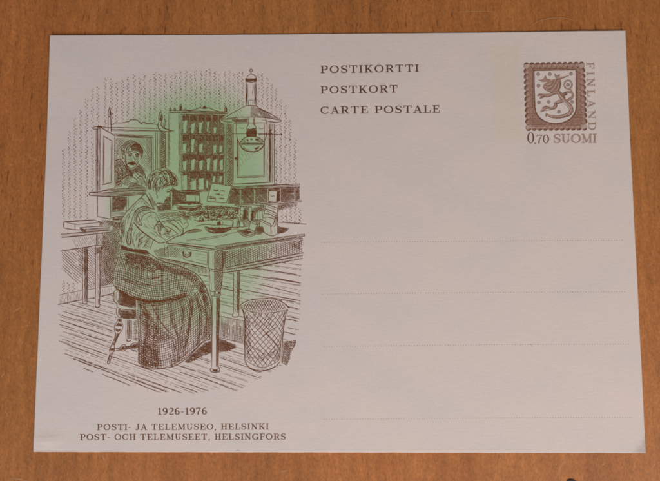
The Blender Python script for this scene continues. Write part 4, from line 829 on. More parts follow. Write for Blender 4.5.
# front leg
for p, w in (([(208.8,251),(208.9,268),(209.8,270),(209.2,274),(209.4,290)], .65),([(214.6,250),(214.6,289)], .55),([(222.2,250.4),(222.4,271),(221.6,283),(220.4,291)], .9),([(209,268.4),(214.6,269.6),(222.4,268.4)], .55),([(209.4,270.4),(214.6,271.6),(222.4,270.4)], .5),([(213,252.4),(213,267)], .3),([(209.4,290),(212.4,291.6),(215,291)], .6),([(210.4,290.4),(210.4,293.6),(212,295.8),(219.6,295.8),(220.6,293),(220.2,290)], .6),([(212,296),(211.9,330),(211.5,367)], .65),([(219.5,296),(219,330),(218.3,367)], .8),([(216.4,297),(216.2,366)], .45),([(211.6,367),(210.2,369.6),(211.4,371.6),(215,372.4),(218.6,371.6),(219.8,369.4),(218.4,367)], .8),([(211.4,368.4),(215,369.6),(218.8,368.4)], .5),([(209.4,274),(211,282),(211.6,290)], .3)): dk.line(p, w)
dk.hatch([(214.8,250.4),(222.2,250.8),(222.2,270),(221.4,283),(220,291),(214.8,290)], 40, 1.25, .55, brk=.2); dk.hatch([(214.8,250.4),(222.2,250.8),(222.2,270),(221.4,283),(220,291),(214.8,290)], -50, 1.8, .45, brk=.3); dk.hatch([(216.4,297),(219.4,297),(218.3,367),(216.2,367)], 86, .55, .42, brk=.1); dk.hatch([(216.4,297),(219.4,297),(218.3,367),(216.2,367)], 5, 2.6, .4, brk=.2)
dk.ring(216.8,292.6,1.6,1.8,.55); dk.disc(219.2,293,.9,1.6); dk.hatch([(214,290),(216,290),(215.4,296),(213.4,296)], 80, .7, .4); dk.line([(212.7,298),(212.5,366)], .22); dk.hatch([(212,369.6),(218.6,369.4),(217.4,371.8),(213,371.8)], 5, .6, .5)
# back leg
for p, w in (([(233.6,271),(233.6,313)], .6),([(237.8,270),(237.6,313)], .4),([(239.5,269.6),(239,313)], .75),([(233.6,313),(232.4,315.4),(234,317),(237.6,316.6),(238.8,314.8),(238.6,312.6)], .7)): dk.line(p, w)
dk.hatch([(237,270.5),(239.4,270),(238.9,313),(237,313)], 86, .6, .4); dk.hatch([(233.8,271),(236,271),(236,312),(233.8,312)], 60, 2.4, .25); dk.hatch([(235,283),(239.4,283),(238.9,312),(235,312)], 30, 2.2, .3)
dk.build('desk', INK, engraving)

# ---- papers, inkwell and letter rack on the desk
pp = Ink(); EXP = [BLOUSE, RACK, SIGN]
pp.line(SIGN, .6, False, closed=True)
for p in ([(213.4,189.8),(216,190.6),(218.6,190)],[(220,191.2),(223,191),(225,191.4)],[(215.2,194),(218.4,194.4),(220,194.2)],[(220.8,195),(223.8,195.4)],[(219,198.2),(222,198.6),(224.4,198.6)],[(208.6,198),(213,198.4),(216,199)]): pp.line(p, .95)
pp.line([(215.6,197.6),(215.4,202.4)], .5, False); pp.line([(207.6,197),(211,196.4),(215.6,197.6)], .5); pp.hatch([(231.6,187),(236,188),(235,204),(227,204)], 60, 1.0, .55); pp.hatch([(231.6,187),(236,188),(235,204),(227,204)], -30, 1.3, .5)
# tray with pen
pp.line([(174.6,204.8),(181,203.2),(189,202.7),(197,203.2),(202.6,204.4),(197,206),(189,207),(181,206.2),(174.6,204.8)], .6); pp.fill([(187,203.6),(190,203),(191.6,204.4),(188.6,205.2)]); pp.line([(178,205.8),(184,208),(194,208.2),(201,206)], .8)
CLUT = [(176,206.4),(190,208.4),(203,205.6),(209,203.6),(226,205),(240,207.6),(240,212),(236,216),(226,219.6),(214,219.6),(206,221.4),(196,221),(188,218),(180,214.4),(177,210)]
LITE = [[(191,212),(203,209.8),(204,211.2),(192,213.8)],[(201,215.4),(204.4,212.8),(206.4,216),(203.6,219.4)],[(206.4,217),(209.4,212.6),(212.4,214.6),(209,219)],[(214,212.6),(218,211),(220,214.6),(216,217)],[(213,207.4),(220,208),(219.6,209.2),(213,208.8)],[(225,207),(230,207.4),(229.6,208.6),(225,208.2)],[(222,213),(226.6,214.2),(224,217.6)],[(229,214.6),(235,211.4),(238,215),(231,217.4)]]
pp.hatch([(176,206.6),(190,208.4),(202,206),(203,208),(191,211.4),(178,210)], -4, .8, .55, ex=EXP, brk=.6); pp.hatch([(176,206.6),(190,208.4),(202,206),(203,208),(191,211.4),(178,210)], 60, 1.3, .45, ex=EXP, brk=.6)
pp.line([(190,211.4),(203,208.8),(204.4,210.4),(192,213.4),(190,211.4)], .5, False); pp.line([(192,213.4),(192.4,215.8),(204.6,212.6),(204.4,210.4)], .5, False); pp.hatch([(192,214),(204.4,211),(204.6,215),(193,218.4)], -14, .8, .5, brk=.5)
pp.line([(178,211.4),(184,213.4),(189.6,212.6)], .6); pp.line([(180,214.4),(186,216.4),(191,215.8)], .6); pp.hatch([(179,210.6),(190,212),(192,219),(184,217.6)], 35, 1.1, .5, brk=.8)
for x, y, r1, r2 in ((206.6,214.6,2.6,3.4),(212.8,213.4,2.2,2.8),(218.4,214.6,2.4,2.9),(225.4,213.2,2.5,2.2),(231.6,215.4,2.3,2.6),(201.6,219,2.1,1.7),(236.6,211.6,1.7,2.4)):
    pp.ring(x, y, r1, r2, .5, wob=.12); pp.line([(x-r1*.7,y-r2*.5),(x,y-r2*.2),(x+r1*.8,y-r2*.5)], .45); pp.hatch([(x+r1*.2,y-r2*.8),(x+r1*.95,y-r2*.2),(x+r1*.9,y+r2*.5),(x+r1*.2,y+r2*.9)], 70, .75, .5); pp.hatch([(x-r1,y+r2*.6),(x+r1*1.5,y+r2*.5),(x+r1*1.4,y+r2*1.1),(x-r1*.6,y+r2*1.15)], 3, .65, .5)
for a_, b_, w in (((203,206.6),(229,209.8),.5),((204,208.6),(226,211.2),.4),((209,209.6),(214,206.4),.6),((216,218.4),(223,208.8),.55),((221.6,218),(229,210.4),.5),((226,218.8),(239,208.8),.5),((197,217.4),(205,210),.45),((228,207.4),(240,208.4),.6),((210,218.8),(217,219.6),.6),((222,217.8),(236,218.6),.6),((194,220),(204,221.4),.6)): pp.line([a_, ((a_[0]+b_[0])/2+rng.uniform(-.5,.5), (a_[1]+b_[1])/2+rng.uniform(-.5,.5)), b_], w, ex=EXP)
pp.hatch([(203,206),(226,205.6),(240,208),(240,210.4),(222,209.4),(206,210)], 62, 1.0, .5, ex=EXP, brk=.9); pp.hatch([(205,205.4),(226,206),(238,208.4),(220,208),(206,207.6)], -8, .85, .45, ex=EXP, brk=.9)
for k in range(26):
    x, y = rng.uniform(190, 240), rng.uniform(207, 221)
    if inside(np.array([(x, y)]), CLUT)[0]: pp.line([(x, y), (x + rng.uniform(-1.4, 1.4), y + rng.uniform(-1, .8)), (x + rng.uniform(-1.6, 1.6), y + rng.uniform(-1, 1.2))], rng.uniform(.5, .9), ex=EXP)
pp.hatch([(176,213.4),(186,213.4),(190,218),(186,221),(180,217.4)], 55, 1.2, .55, brk=.5)
pp.hatch([(190,208),(240,208),(240,219),(226,220.5),(200,222),(186,219)], 30, 2.0, .4, ex=EXP, brk=3); pp.hatch([(198,209),(238,208),(236,218),(206,221)], -60, 2.2, .4, ex=EXP, brk=3)
# ink bottles
for x, y0, y1, r in ((242.4,206.4,219,1.9),(250.2,207,220.4,1.8)):
    pp.line([(x-r,y0+4),(x-r*.9,y0+1),(x,y0),(x+r*.9,y0+1),(x+r,y0+4),(x+r,y1),(x-r,y1),(x-r,y0+4)], .5); pp.hatch([(x+r*.3,y0+4),(x+r+1.4,y0+3),(x+r+1.4,y1+1),(x+r*.3,y1)], 80, .7, .7); pp.line([(x-r,y0+4.4),(x+r,y0+4.4)], .6, False)
pp.hatch([(245,206),(248.4,207),(248.2,219.6),(244.8,219)], 82, .9, .65, brk=.2); pp.hatch([(252.6,208),(265,204),(264.4,211),(257,212),(255,219),(252.6,218)], 55, 1.1, .55, brk=.4); pp.hatch([(252.6,208),(265,205.6),(264,211),(254,213)], -35, 1.3, .5, brk=.4)
for x in (254.8,257.6,260,262.4): pp.line([(x,211.6),(x+.2,219.6)], .45, False)
pp.line([(253.6,211.8),(258,211),(263.6,211.6)], .45); pp.line([(253.6,219.6),(260,219.8)], .6)
# blotter dish, stamp box
DISH = [(205,226.6),(212,228.2),(222,228.6),(232,227.2),(226,231.4),(216,232.8),(208,231)]
pp.line(DISH, .65, closed=True); pp.hatch(DISH, -6, .75, .55, brk=.5); pp.hatch([(206,227.2),(231,227.6),(224,229.6),(212,229.8)], 12, .7, .6); pp.line([(207,231.6),(214,233.2),(224,232.6),(231,229.4)], .5)
pp.line([(195,222.4),(204,221),(216,219.8),(222,221),(222,224.6),(210,226)], .5); pp.line([(222,219.4),(232,220.4),(232.4,225.6),(222,224.8)], .5); pp.fill([(217,222),(220.4,221),(221,224.4),(217.4,225.6)]); pp.line([(196,226),(205,224.6),(216,225)], .5)
pp.line([(232.8,219.6),(236,217.4),(238.8,219.6),(239,227),(233,227.6),(232.8,219.6)], .6); pp.hatch([(236.4,219.4),(238.8,220),(238.8,227),(236.4,227)], 85, .8, .45); pp.line([(239,221),(243,221.6),(244,226.6),(239,227)], .55); pp.hatch([(240,213),(252,221),(250,227),(244,226.4),(240,220)], 35, 1.3, .5, brk=.6)
pp.line([(230,227.6),(240,227),(248,226.4)], .5); pp.line([(228,230),(240,229.4)], .4)
pp.line([(238,230.4),(246.4,235.4),(254.6,233.4),(254,231.6)], .7); pp.line([(238,230.4),(238.2,232),(246.2,237),(254.6,235),(254.6,233.4)], .6); pp.line([(246.4,235.4),(246.2,237)], .7); pp.hatch([(238.4,230),(249.4,228.2),(251,231.4),(254,232.6),(246.4,235)], 32, .75, .65, brk=.3)
pp.line([(250.4,222.4),(257.6,225.4),(254.4,231.4),(248.8,228.4)], .55, False, closed=True); pp.hatch([(256,226),(263.4,226.6),(264.6,232),(261,234.6),(255,234.2),(254,231)], 3, .85, .6, brk=.4); pp.hatch([(256,228),(263.4,226.6),(264.6,232),(258,234)], 50, 1.1, .5, brk=.4); pp.hatch([(250,219),(260,220),(260,226),(253,223)], 30, 1.0, .5, brk=.5)
# letter rack
for p, w in (([(260.4,219),(260.4,229.4),(271,235.8),(277.3,234)], .7),([(271,235.8),(270.8,225),(269.6,223.6)], .75),([(260.4,219),(265,221.4),(269.8,223.8)], .7),([(260.4,221),(265,223.4),(270.8,226.4)], .5),([(277.3,234),(277.3,208)], .6),([(265.8,204.2),(271,206),(277.2,208)], .7),([(264.8,208.8),(270.6,210.6),(277,214)], .85),([(264,213.4),(270,214.6),(276.6,218.2)], .75),([(265.8,204.2),(264.4,213)], .5),([(264.2,213),(263.4,218.4)], .5),([(263.4,217.6),(268,217.2),(273,218.4),(274.4,220),(273.4,224),(271.4,226.6)], .7),([(273,219),(276.6,217.6)], .5),([(265.4,218),(265.6,221)], .5),([(274.4,221),(276,224),(273.6,227)], .5),([(265.6,206),(276.8,210)], .35),([(264.6,210.4),(276.6,215.6)], .35)): pp.line(p, w)
pp.hatch([(271.4,227),(277,223),(277,233.6),(271.4,235)], 84, 2.4, .25, brk=1.5); pp.hatch([(274,216),(277.6,213),(278.6,220),(276,224)], 60, .9, .55)
SHD = [(277.6,226.4),(285,227.2),(289,228.6),(287,231.4),(283,233.4),(277.6,234)]
for a, g, w in ((3, .8, .55), (70, 1.1, .5)): pp.hatch(SHD, a, g, w, brk=.3)
pp.build('desk_stationery', INK, engraving)

# ---- waste paper basket
bk = Ink()
bk.line([(240.2,306),(242.4,303.4),(250,300),(262,298.6),(275,299.2),(283.6,303),(288.4,308)], .8); bk.line([(240.6,306.4),(248,310.6),(258,312.8),(270,312.8),(280,311.4),(287,309.8)], .6); bk.line([(284,303),(287.6,306.2),(290,308)], .8); bk.disc(287.2,310.2,.9)
bk.line([(241,306.6),(243.6,313),(244.9,322),(244.9,345),(245,361)], 1.05); bk.line([(286.6,311),(284,325),(282.2,345),(281.7,363)], .9); bk.line([(285.4,312),(282.8,326),(280.8,345),(280.2,361)], .4)
bk.line([(245,361),(248.4,366.6),(257,370.6),(267,370.2),(275.6,366.2),(280.2,361.4)], .95); bk.line([(246,360.4),(251,363.6),(258,366.6),(265,367),(272,364.6),(279.4,360)], .55); bk.line([(248,367.6),(257,371.8),(262,372)], .5)
RIMIN = [(241.4,306),(250,300.8),(262,299.4),(275,300),(283,303.6),(286.4,308.6),(278,311),(268,312.2),(256,312),(247,309.6)]
bk.hatch(RIMIN, 58, 2.1, .5, brk=.3); bk.hatch(RIMIN, -58, 2.1, .5, brk=.3); bk.hatch([(241.4,306),(250,301.4),(262,300),(275,300.4),(270,305),(255,307)], 20, 1.8, .35, brk=.8)
BODY = [(242,307.6),(248,311),(258,313.2),(270,313.2),(280,311.8),(285.6,310.8),(283,325),(281,345),(280,360),(272,364.4),(264,366.6),(256,365.6),(247,360),(245.4,340),(245.2,322)]
# diamond lattice: canes wind round the tapering body
for sgn in (1, -1):
    for k in range(-16, 22):
        p = []
        for t in np.linspace(0, 1, 26):
            th = (k / 22.0) * math.pi * 2 + sgn * t * 2.6
            if not (-math.pi / 2 <= th <= math.pi / 2): p.append((-1, -1)); continue
            half = 22.4 - 4.4 * t; cx = 263.6 - .8 * t
            p.append((cx + half * math.sin(th), 308 + 54 * t + (4.2 * (1 - t) + 4.5 * t) * math.cos(th)))
        run = []
        for q in p + [(-1, -1)]:
            if q[0] > 0: run.append(q)
            else:
                if len(run) > 2: bk.clip(np.array(run) + nrng.normal(0, .12, (len(run), 2)), .5, BODY, (), .1, .25)
                run = []
for p in ([(258,341),(266,334),(276,327)],[(262,360),(270,352),(279,340)],[(250,345),(258,350),(266,355)],[(263,330),(270,338),(277,346)],[(268,356),(274,351),(275,345)]): bk.line(p, .55)
bk.hatch([(245.2,315),(250,317),(251,345),(250,360),(246,358)], 70, 1.4, .45, brk=.6); bk.hatch([(254,313),(272,313.4),(274,325),(262,333),(252,326)], -60, 2.4, .45, brk=.8); bk.hatch([(276,345),(281,343),(280,360),(275,360)], 86, 1.2, .35, brk=.6); bk.hatch([(248,358),(262,362),(277,356),(270,352),(256,354)], 20, 1.8, .35, brk=.9)
bk.hatch([(250,364),(258,368),(268,368.4),(276,364.6),(270,370),(258,370.4)], 8, 1.5, .25, brk=1.5)
bk.build('waste_basket', INK, engraving)

# ---- side table with a box and a book
sd = Ink()
for p, w in (([(63.4,222),(78,220.9),(94,219.9)], .95),([(63.4,221.8),(75,224.2),(84,223.9),(99,222.6)], .6),([(63.6,222),(63.6,227.8)], .7),([(63.6,227.8),(70,229.2),(80,230)], .7),([(75,224.2),(75,229.6)], .5),([(94,219.9),(99.6,222.4),(99.8,225.8)], .6),([(96,221),(101,222),(102,226)], .5),
   ([(80,227.4),(90,226.9),(103,226.2),(111,226.4)], .6),([(80,227.6),(81,230),(86,232.2),(98,231),(110,230)], .65),([(80,227.4),(86,229.6),(98,228.6),(111,227.8)], .5),
   ([(60.8,234.4),(80,232.7),(98,231.2),(112,229.8)], .8),([(61.6,237.6),(80,235.8),(98,233.6),(111,232.2)], .85),([(60.5,251.2),(75,248.8),(90,246.6),(97,245.4),(104.6,246.4)], .8),([(96.4,234.6),(96.4,245.6)], .7),([(97.8,234.4),(97.8,245.4)], .5),([(104,234),(104,246)], .4)): sd.line(p, w)
sd.hatch([(80,227.6),(86,229.8),(86.4,232.2),(81,230.2)], 30, .6, .6); sd.hatch([(86,230),(110,228),(110,229.8),(86,232)], -4, .7, .35); sd.hatch([(84,229),(110,226.8),(110,227.8),(86,229.6)], -4, .8, .35)
sd.hatch([(72,238),(96,235),(96,244.8),(76,247.6)], 62, 1.9, .28, brk=1.5); sd.hatch([(61,235),(98,231.6),(98,233.4),(61.6,237.2)], -5, 1.3, .22, brk=2); sd.hatch([(98,235),(104,234.6),(104,246),(98,245)], 70, 1.4, .3)
sd.hatch([(61.5,251.6),(82,248.2),(82,283),(76,283.6),(61.5,270)], 42, 2.05, .5, brk=.9)
sd.hatch([(87.8,247.4),(95.6,246.4),(95.2,288),(87.4,288)], 46, 1.75, .45, brk=.5)
sd.hatch([(78,250),(82.3,249),(82.3,278),(79,275)], -55, 1.7, .35, brk=.6)
for p, w in (([(82.4,248),(82.6,303)], .75),([(87.7,247),(87.2,303)], .7),([(84.4,249),(84.4,303)], .4),([(82.4,303),(84.6,304),(87.2,303)], .9),([(95.8,246),(95.4,306)], .65),([(101.4,247),(99.6,306.4)], .7),([(97.6,247),(97,306)], .4),([(95,306),(97.2,307.6),(99.8,306.4)], 1.1)): sd.line(p, w)
sd.hatch([(84.6,248.4),(87.5,248),(87.1,302),(84.6,302)], 86, .75, .5, brk=.1); sd.hatch([(82.4,247.6),(87.7,247),(87.4,272),(82.6,272)], 50, 1.3, .55, brk=.2); sd.hatch([(98.6,247),(101.2,247),(99.5,305),(98.2,305)], 85, .8, .45, brk=.2); sd.hatch([(96,247),(104.4,246.6),(101,253),(96,254)], 40, .95, .6)
WALLSH = [(101.6,232),(111,231),(113,226),(100,225),(100,222),(106,219.6),(113,221),(119.6,222),(118.6,231),(119.4,238),(121.4,246),(116.4,261),(113.4,273),(113,284),(102,286.6),(100.6,286)]
EXS = [SKIRT, [(80,227),(111,226.2),(111,232),(84,232.6)]]
sd.hatch(WALLSH, 42, 1.25, .5, ex=EXS, brk=.4); sd.hatch(WALLSH, -48, 1.7, .4, ex=EXS, brk=.7); sd.hatch([(104,236),(121,240),(116.4,261),(113,284),(106,285),(103.6,260)], 80, 1.5, .42, ex=EXS, brk=.6)
sd.hatch([(101,219.6),(112,221),(119,222),(118,230),(112,226)], 15, 1.2, .4, ex=EXS, brk=.6)
sd.build('side_table', INK, engraving)

# ---------------------------------------------------------------- printed lettering
for text, a in (('POSTIKORTTI', (320.5,73.3,418.7,71.9)), ('POSTKORT', (320.5,93.6,397.7,92.5)), ('CARTE POSTALE', (320.6,114.0,440.0,112.6))):
    k = Ink(); write(k, text, *a, 7.35, gap=.20, weight=1.08); k.build('heading_line', INK_TEXT, card, 'printed line reading ' + text)
for text, a, cap, gp in (('1926-1976', (157.6,414.7,207.0,414.4), 6.7, .12), ('POSTI- JA TELEMUSEO, HELSINKI', (97.0,430.1,268.6,429.4), 6.2, .17), ('POST- OCH TELEMUSEET, HELSINGFORS', (80.0,440.1,285.8,439.6), 6.2, .17)):
    k = Ink(); write(k, text, *a, cap, gap=gp, weight=1.08); k.build('caption_line', INK_CAPTION, card, 'small printed line reading ' + text)

# dotted address lines
for (x0, y0, x1, y1) in ((321.8,242.6,622.0,240.2),(322.4,294.2,624.6,291.8),(324.2,346.3,628.4,344.0),(324.2,419.4,630.2,417.2)):
    k = Ink(); m = int((x1 - x0) / 2.55)
    for i in range(m):
        t = i / (m - 1); s = rng.uniform(.38, .50)
        k.disc(x0 + (x1 - x0) * t, y0 + (y1 - y0) * t - .35 * math.sin(math.pi * t), s, s * .8, 8)
    k.build('address_line', INK_DOT, card)

# ---------------------------------------------------------------- printed stamp with the lion shield
stamp = empty('printed_stamp', card)
stamp['label'] = 'brown printed stamp with a lion on a shield'
SHIELD = [(533.9,70.6),(575.8,70.0),(576.1,90),(576.2,107)] + [(555.6 + 20.6 * math.cos(a), 107.4 + 16.4 * math.sin(a)) for a in np.linspace(.1, math.pi - .1, 16)] + [(534.9,107),(534.2,90)]
# rope border: overlapping beads, toned ground between them and the shield
bd = Ink(2)
beads = []
def run(x0, y0, x1, y1, n, rx, ry, kind):
    for i in range(n):
        t = i / (n - 1); beads.append((x0 + (x1 - x0) * t, y0 + (y1 - y0) * t, rx, ry, kind))
run(526.6,66.0,581.4,65.4,11,3.1,3.1,'t'); run(528.4,127.6,584.2,127.2,11,3.0,3.0,'b'); run(526.9,71.6,528.4,122,10,3.0,3.0,'l'); run(581.6,71,584.0,121.6,10,3.0,3.0,'r')
tone = Ink()
for x, y, rx, ry, kd in beads: tone.disc(x, y, rx, ry, 16)
# ground ring between outer rectangle and the shield
OUT = [(527,66.4),(581,65.8),(583.8,127),(529,127.4)]
def ring_fill(ink, outer, inner):
    o, q = np.array(outer), np.array(inner)
    ang = np.linspace(-math.pi, math.pi, 97)
    c = np.array([555.4, 96.5])
    def hit(poly, a):
        d = np.array([math.cos(a), math.sin(a)]); best = 0
        for p0, p1 in zip(poly, np.roll(poly, -1, 0)):
            e = p1 - p0; den = d[0] * e[1] - d[1] * e[0]
            if abs(den) < 1e-9: continue
            w = p0 - c; t = (w[0] * e[1] - w[1] * e[0]) / den; u = (w[0] * d[1] - w[1] * d[0]) / den
            if t > 0 and -1e-6 <= u <= 1 + 1e-6: best = max(best, t)
        return c + d * best
    A = [hit(o, a) for a in ang]; B = [hit(q, a) for a in ang]; n = len(A)
    ink._add(A + B, [(i, i + 1, n + i + 1, n + i) for i in range(n - 1)])
ring_fill(tone, OUT, SHIELD)
tone.build('stamp_ground', INK_STAMP_MID, stamp)
pale = Ink(1)
for x, y in ((526.9,66.4),(581.2,65.8),(529.0,127.2),(583.7,126.8)): pale.fill([(x-2.2,y-2.4),(x+1.8,y-2.5),(x+2.4,y+1.9),(x-1.9,y+2.4)], True)
for x, y, rx, ry, kd in beads[1:10] + beads[12:21] + beads[22:31] + beads[32:41]:
    dx, dy = {'t': (.7, .4), 'b': (-.6, -.4), 'l': (.5, .9), 'r': (-.7, .8)}[kd]
    pale.disc(x + dx, y + dy, rx * .30, ry * .24, 10)
pale.build('bead_highlight', INK_STAMP_LIGHT, stamp)
for x, y, rx, ry, kd in beads:
    if kd in 'tb': a0, a1 = (200, 320) if kd == 't' else (20, 130)
    else: a0, a1 = (150, 262) if kd == 'l' else (-85, 40)
    for rr, w in ((.98, .75), (.74, .48), (.5, .3)):
        bd.line([(x + rx * rr * math.cos(R(a)), y + ry * rr * math.sin(R(a))) for a in np.linspace(a0, a1, 8)], w, wob=.03, taper=.7)
    s0 = {'t': 20, 'b': 230, 'l': 60, 'r': 100}[kd]
    bd.line([(x + rx * math.cos(R(a)), y + ry * math.sin(R(a))) for a in np.linspace(s0, s0 + 60, 6)], .4, wob=.03, taper=.5)
RINGP = [OUT, SHIELD]
bd.hatch(OUT, 45, 1.5, .2, ex=[SHIELD], brk=.8)
for cpoly in ([(529,112),(535,108),(541,118),(548,123),(545,127),(530,127)], [(582,110),(576,108),(570,118),(564,123),(568,127),(583,126)]): bd.hatch(cpoly, 0, 1.6, .2, ex=[SHIELD], brk=.8)
bd.line([(532.4,69.2),(577,68.6)], .45, False, wob=.03); bd.line([(532.6,69.2),(532.8,108)], .4, False, wob=.03); bd.line([(577.2,68.8),(577.4,107)], .4, False, wob=.03)
bd.build('border', INK_STAMP, stamp)
sl = Ink(2); sl.line(SHIELD, .95, False, wob=.02, closed=True, taper=0); sl.build('shield_outline', INK_STAMP, stamp)

L8 = lambda pts: [(530 + x / 8.02, 68 + y / 8.02) for x, y in pts]
lt = Ink(); LIMBS = []
lt.fill(L8([(104,150),(120,128),(165,98),(205,88),(243,96),(246,140),(232,178),(205,204),(170,196),(140,186),(112,166)]), True)
lt.fill(L8([(64,98),(92,96),(112,84),(124,62),(136,88),(166,92),(160,112),(100,114)]))
lt.fill(L8([(196,42),(212,60),(240,52),(238,70),(268,72),(310,58),(312,64),(262,84),(240,98),(214,92),(196,70)]))
for p, w in (([(228,196),(190,202),(150,220),(112,222),(80,230)], 24),([(118,226),(84,212),(60,224)], 12),([(110,232),(90,240),(78,244)], 9),([(222,190),(244,215),(262,240),(272,262)], 36),([(268,262),(240,270),(204,280)], 24),([(205,276),(206,300),(196,318),(170,324)], 18),([(178,326),(140,318),(112,330),(84,352)], 16),([(150,322),(130,308),(100,322)], 10),([(272,254),(308,286),(330,318),(332,346),(310,370),(268,384)], 25),([(300,372),(250,392),(190,392),(146,380)], 20),([(150,382),(132,370),(128,392)], 10),([(286,262),(320,246),(344,226),(340,202),(310,192),(280,196)], 14),([(280,196),(266,206),(278,216),(294,206)], 10)):
    lt.line(L8(p), w / 8.02, wob=0, taper=.5); LIMBS.append((L8(p), w / 8.02))
lt.ring(530 + 305/8.02, 68 + 134/8.02, 31/8.02, 33/8.02, 10/8.02, wob=.02); lt.line(L8([(300,168),(326,176),(342,200)]), 9/8.02, wob=0)
lt.build('lion', INK_STAMP_MID, stamp)
ll = Ink(2)
hl = Ink(1)
for p, w in LIMBS:
    q = spline(p, 6); t = np.gradient(q, axis=0); t /= np.linalg.norm(t, axis=1)[:, None]; nn_ = np.stack([-t[:, 1], t[:, 0]], 1)
    wd = w * 1.1 * (1 - .5 * np.abs(np.linspace(-1, 1, len(q))) ** 3)[:, None] / 2
    ll.ribbon(q + nn_ * wd * .95, .24); ll.ribbon(q - nn_ * wd * .95, .34)
    if w > 1.7: hl.ribbon(q + nn_ * wd * .35, w * .3)
for p, w in (([(118,150),(140,138),(166,128)], 9), ([(130,172),(152,160),(176,146)], 8), ([(170,184),(196,160),(206,128)], 7), ([(205,190),(226,160),(230,120)], 6), ([(210,74),(250,74),(290,66)], 5)): hl.ribbon(np.array(spline(L8(p), 5)), w / 8.02)
hl.ring(530 + 305/8.02, 68 + 134/8.02, 31/8.02, 33/8.02, 3.5/8.02, wob=.02)
hl.build('lion_highlight', INK_STAMP_LIGHT, stamp)
ll.ring(530 + 305/8.02, 68 + 134/8.02, 36/8.02, 38/8.02, .28, wob=.02); ll.ring(530 + 305/8.02, 68 + 134/8.02, 26/8.02, 28/8.02, .28, wob=.02)
for p, w in (([(64,98),(92,96),(112,84),(124,62),(136,88),(166,92)], .3),([(104,150),(120,128),(150,116)], .3),([(104,150),(112,166),(140,186),(170,196),(205,204)], .4),([(150,150),(175,130),(190,100)], .35),([(165,170),(195,140),(215,95)], .4),([(185,185),(215,150),(235,100)], .4),([(205,198),(232,165),(244,110)], .45),([(246,96),(247,140),(234,180),(240,205),(276,240),(284,262)], .55),([(125,140),(140,146),(155,140)], .5),([(130,160),(150,172),(166,164)], .4),([(196,42),(212,62),(240,54)], .35),([(214,92),(262,84),(312,62)], .4),([(228,206),(190,214),(150,232),(112,234)], .45),([(60,226),(84,218),(110,226),(140,214)], .3),([(204,290),(240,282),(272,272)], .45),([(196,272),(194,300),(180,316)], .35),([(215,282),(216,308),(200,328),(170,334),(120,342),(84,354)], .45),([(342,320),(345,350),(318,382),(260,400),(190,402),(146,390)], .5),([(272,284),(300,310),(314,344),(290,366),(240,380)], .35),([(290,270),(330,252),(352,226),(346,198)], .4),([(236,350),(300,345)], .001)):
    if w > .01: ll.line(L8(p), w, wob=.03)
for x, y in ((65,50),(158,50),(328,48),(68,143),(304,136),(72,277),(148,272),(338,272),(232,352),(286,208),(285,310)):
    if (x, y) != (285, 310): ll.ring(530 + x/8.02, 68 + y/8.02, 1.5, 1.5, .5, n=14, wob=.03); ll.ring(530 + x/8.02, 68 + y/8.02, .55, .55, .4, n=10, wob=.02)
ll.build('lion_contour', INK_STAMP, stamp)
dn = Ink()
write(dn, '0', 527.2, 143.5, 534.2, 143.5, 11.2, weight=.86); write(dn, ',', 534.2, 143.5, 536.0, 143.5, 6, weight=1.2); write(dn, '7', 536.2, 143.5, 542.4, 143.5, 8.8, weight=.85); write(dn, '0', 542.8, 143.5, 549.2, 143.4, 8.8, weight=.85)
dn.build('denomination', INK_STAMP, stamp, 'printed value 0,70')
cn = Ink(); write(cn, 'SUOMI', 553.4, 143.1, 596.6, 142.9, 9.0, gap=.06, weight=1.25); cn.build('country_name', INK_STAMP_PALE, stamp, 'pale printed word SUOMI')
fn = Ink(); write(fn, 'FINLAND', 586.0, 62.6, 588.4, 130.3, 7.8, gap=.36, weight=1.2)
fn.build('country_name', INK_STAMP_PALE, stamp, 'pale upright word FINLAND')

# graphite rubbed on the lower right corner, small pencil flecks
sg = Ink()
sg.hatch([(644.4,436),(645.2,452),(634,452),(639,446)], -62, 1.5, .26, brk=6)
sg.build('graphite_smudge', PENCIL, card, 'grey rubbed pencil marks at the lower right corner')
sg = Ink(); sg.line([(235.6,451.2),(238,450.2),(240.6,451)], .5); sg.build('pencil_fleck', PENCIL, card)
sg = Ink(); sg.line([(527,344.6),(531,344.2),(532.6,347)], .35); sg.build('pencil_fleck', PENCIL, card)

# ---------------------------------------------------------------- small things on the table
def fibre(name, pts, r, mat, label, cat, z0=0.0001):
    q = on_plane(spline(pts, 6), 0.0)
    v, f, S = [], [], 6
    for i, (x, y) in enumerate(q):
        t = i / (len(q) - 1); rr = r * (1 - .6 * abs(2 * t - 1) ** 3)
        d = q[min(i + 1, len(q) - 1)] - q[max(i - 1, 0)]; d = d / np.linalg.norm(d); zc = z0 + r + 0.00012 * math.sin(math.pi * t)
        for k in range(S):
            a = 2 * math.pi * k / S; v.append((x - d[1] * rr * math.cos(a), y + d[0] * rr * math.cos(a), zc + rr * math.sin(a)))
    for i in range(len(q) - 1):
        for k in range(S): f.append((i * S + k, i * S + (k + 1) % S, (i + 1) * S + (k + 1) % S, (i + 1) * S + k))
    f += [tuple(range(S))[::-1], tuple(len(v) - S + k for k in range(S))]
    o = link(name, v, f, mat, None, True)
    return tag(o, label, cat)
mh, nt, b = material('pale_hair'); b.inputs['Base Color'].default_value = (.50, .30, .16, 1); b.inputs['Roughness'].default_value = .5
fibre('hair', [(525.5,30.8),(530,26.4),(538,21.6),(548,19),(559,18.2),(570,19.4),(577,22.4)], .000032, mh, 'pale curved hair on the wood above the stamp, one end at the card edge', 'hair')
mh2, nt, b = material('dull_hair'); b.inputs['Base Color'].default_value = (.40, .21, .10, 1); b.inputs['Roughness'].default_value = .5
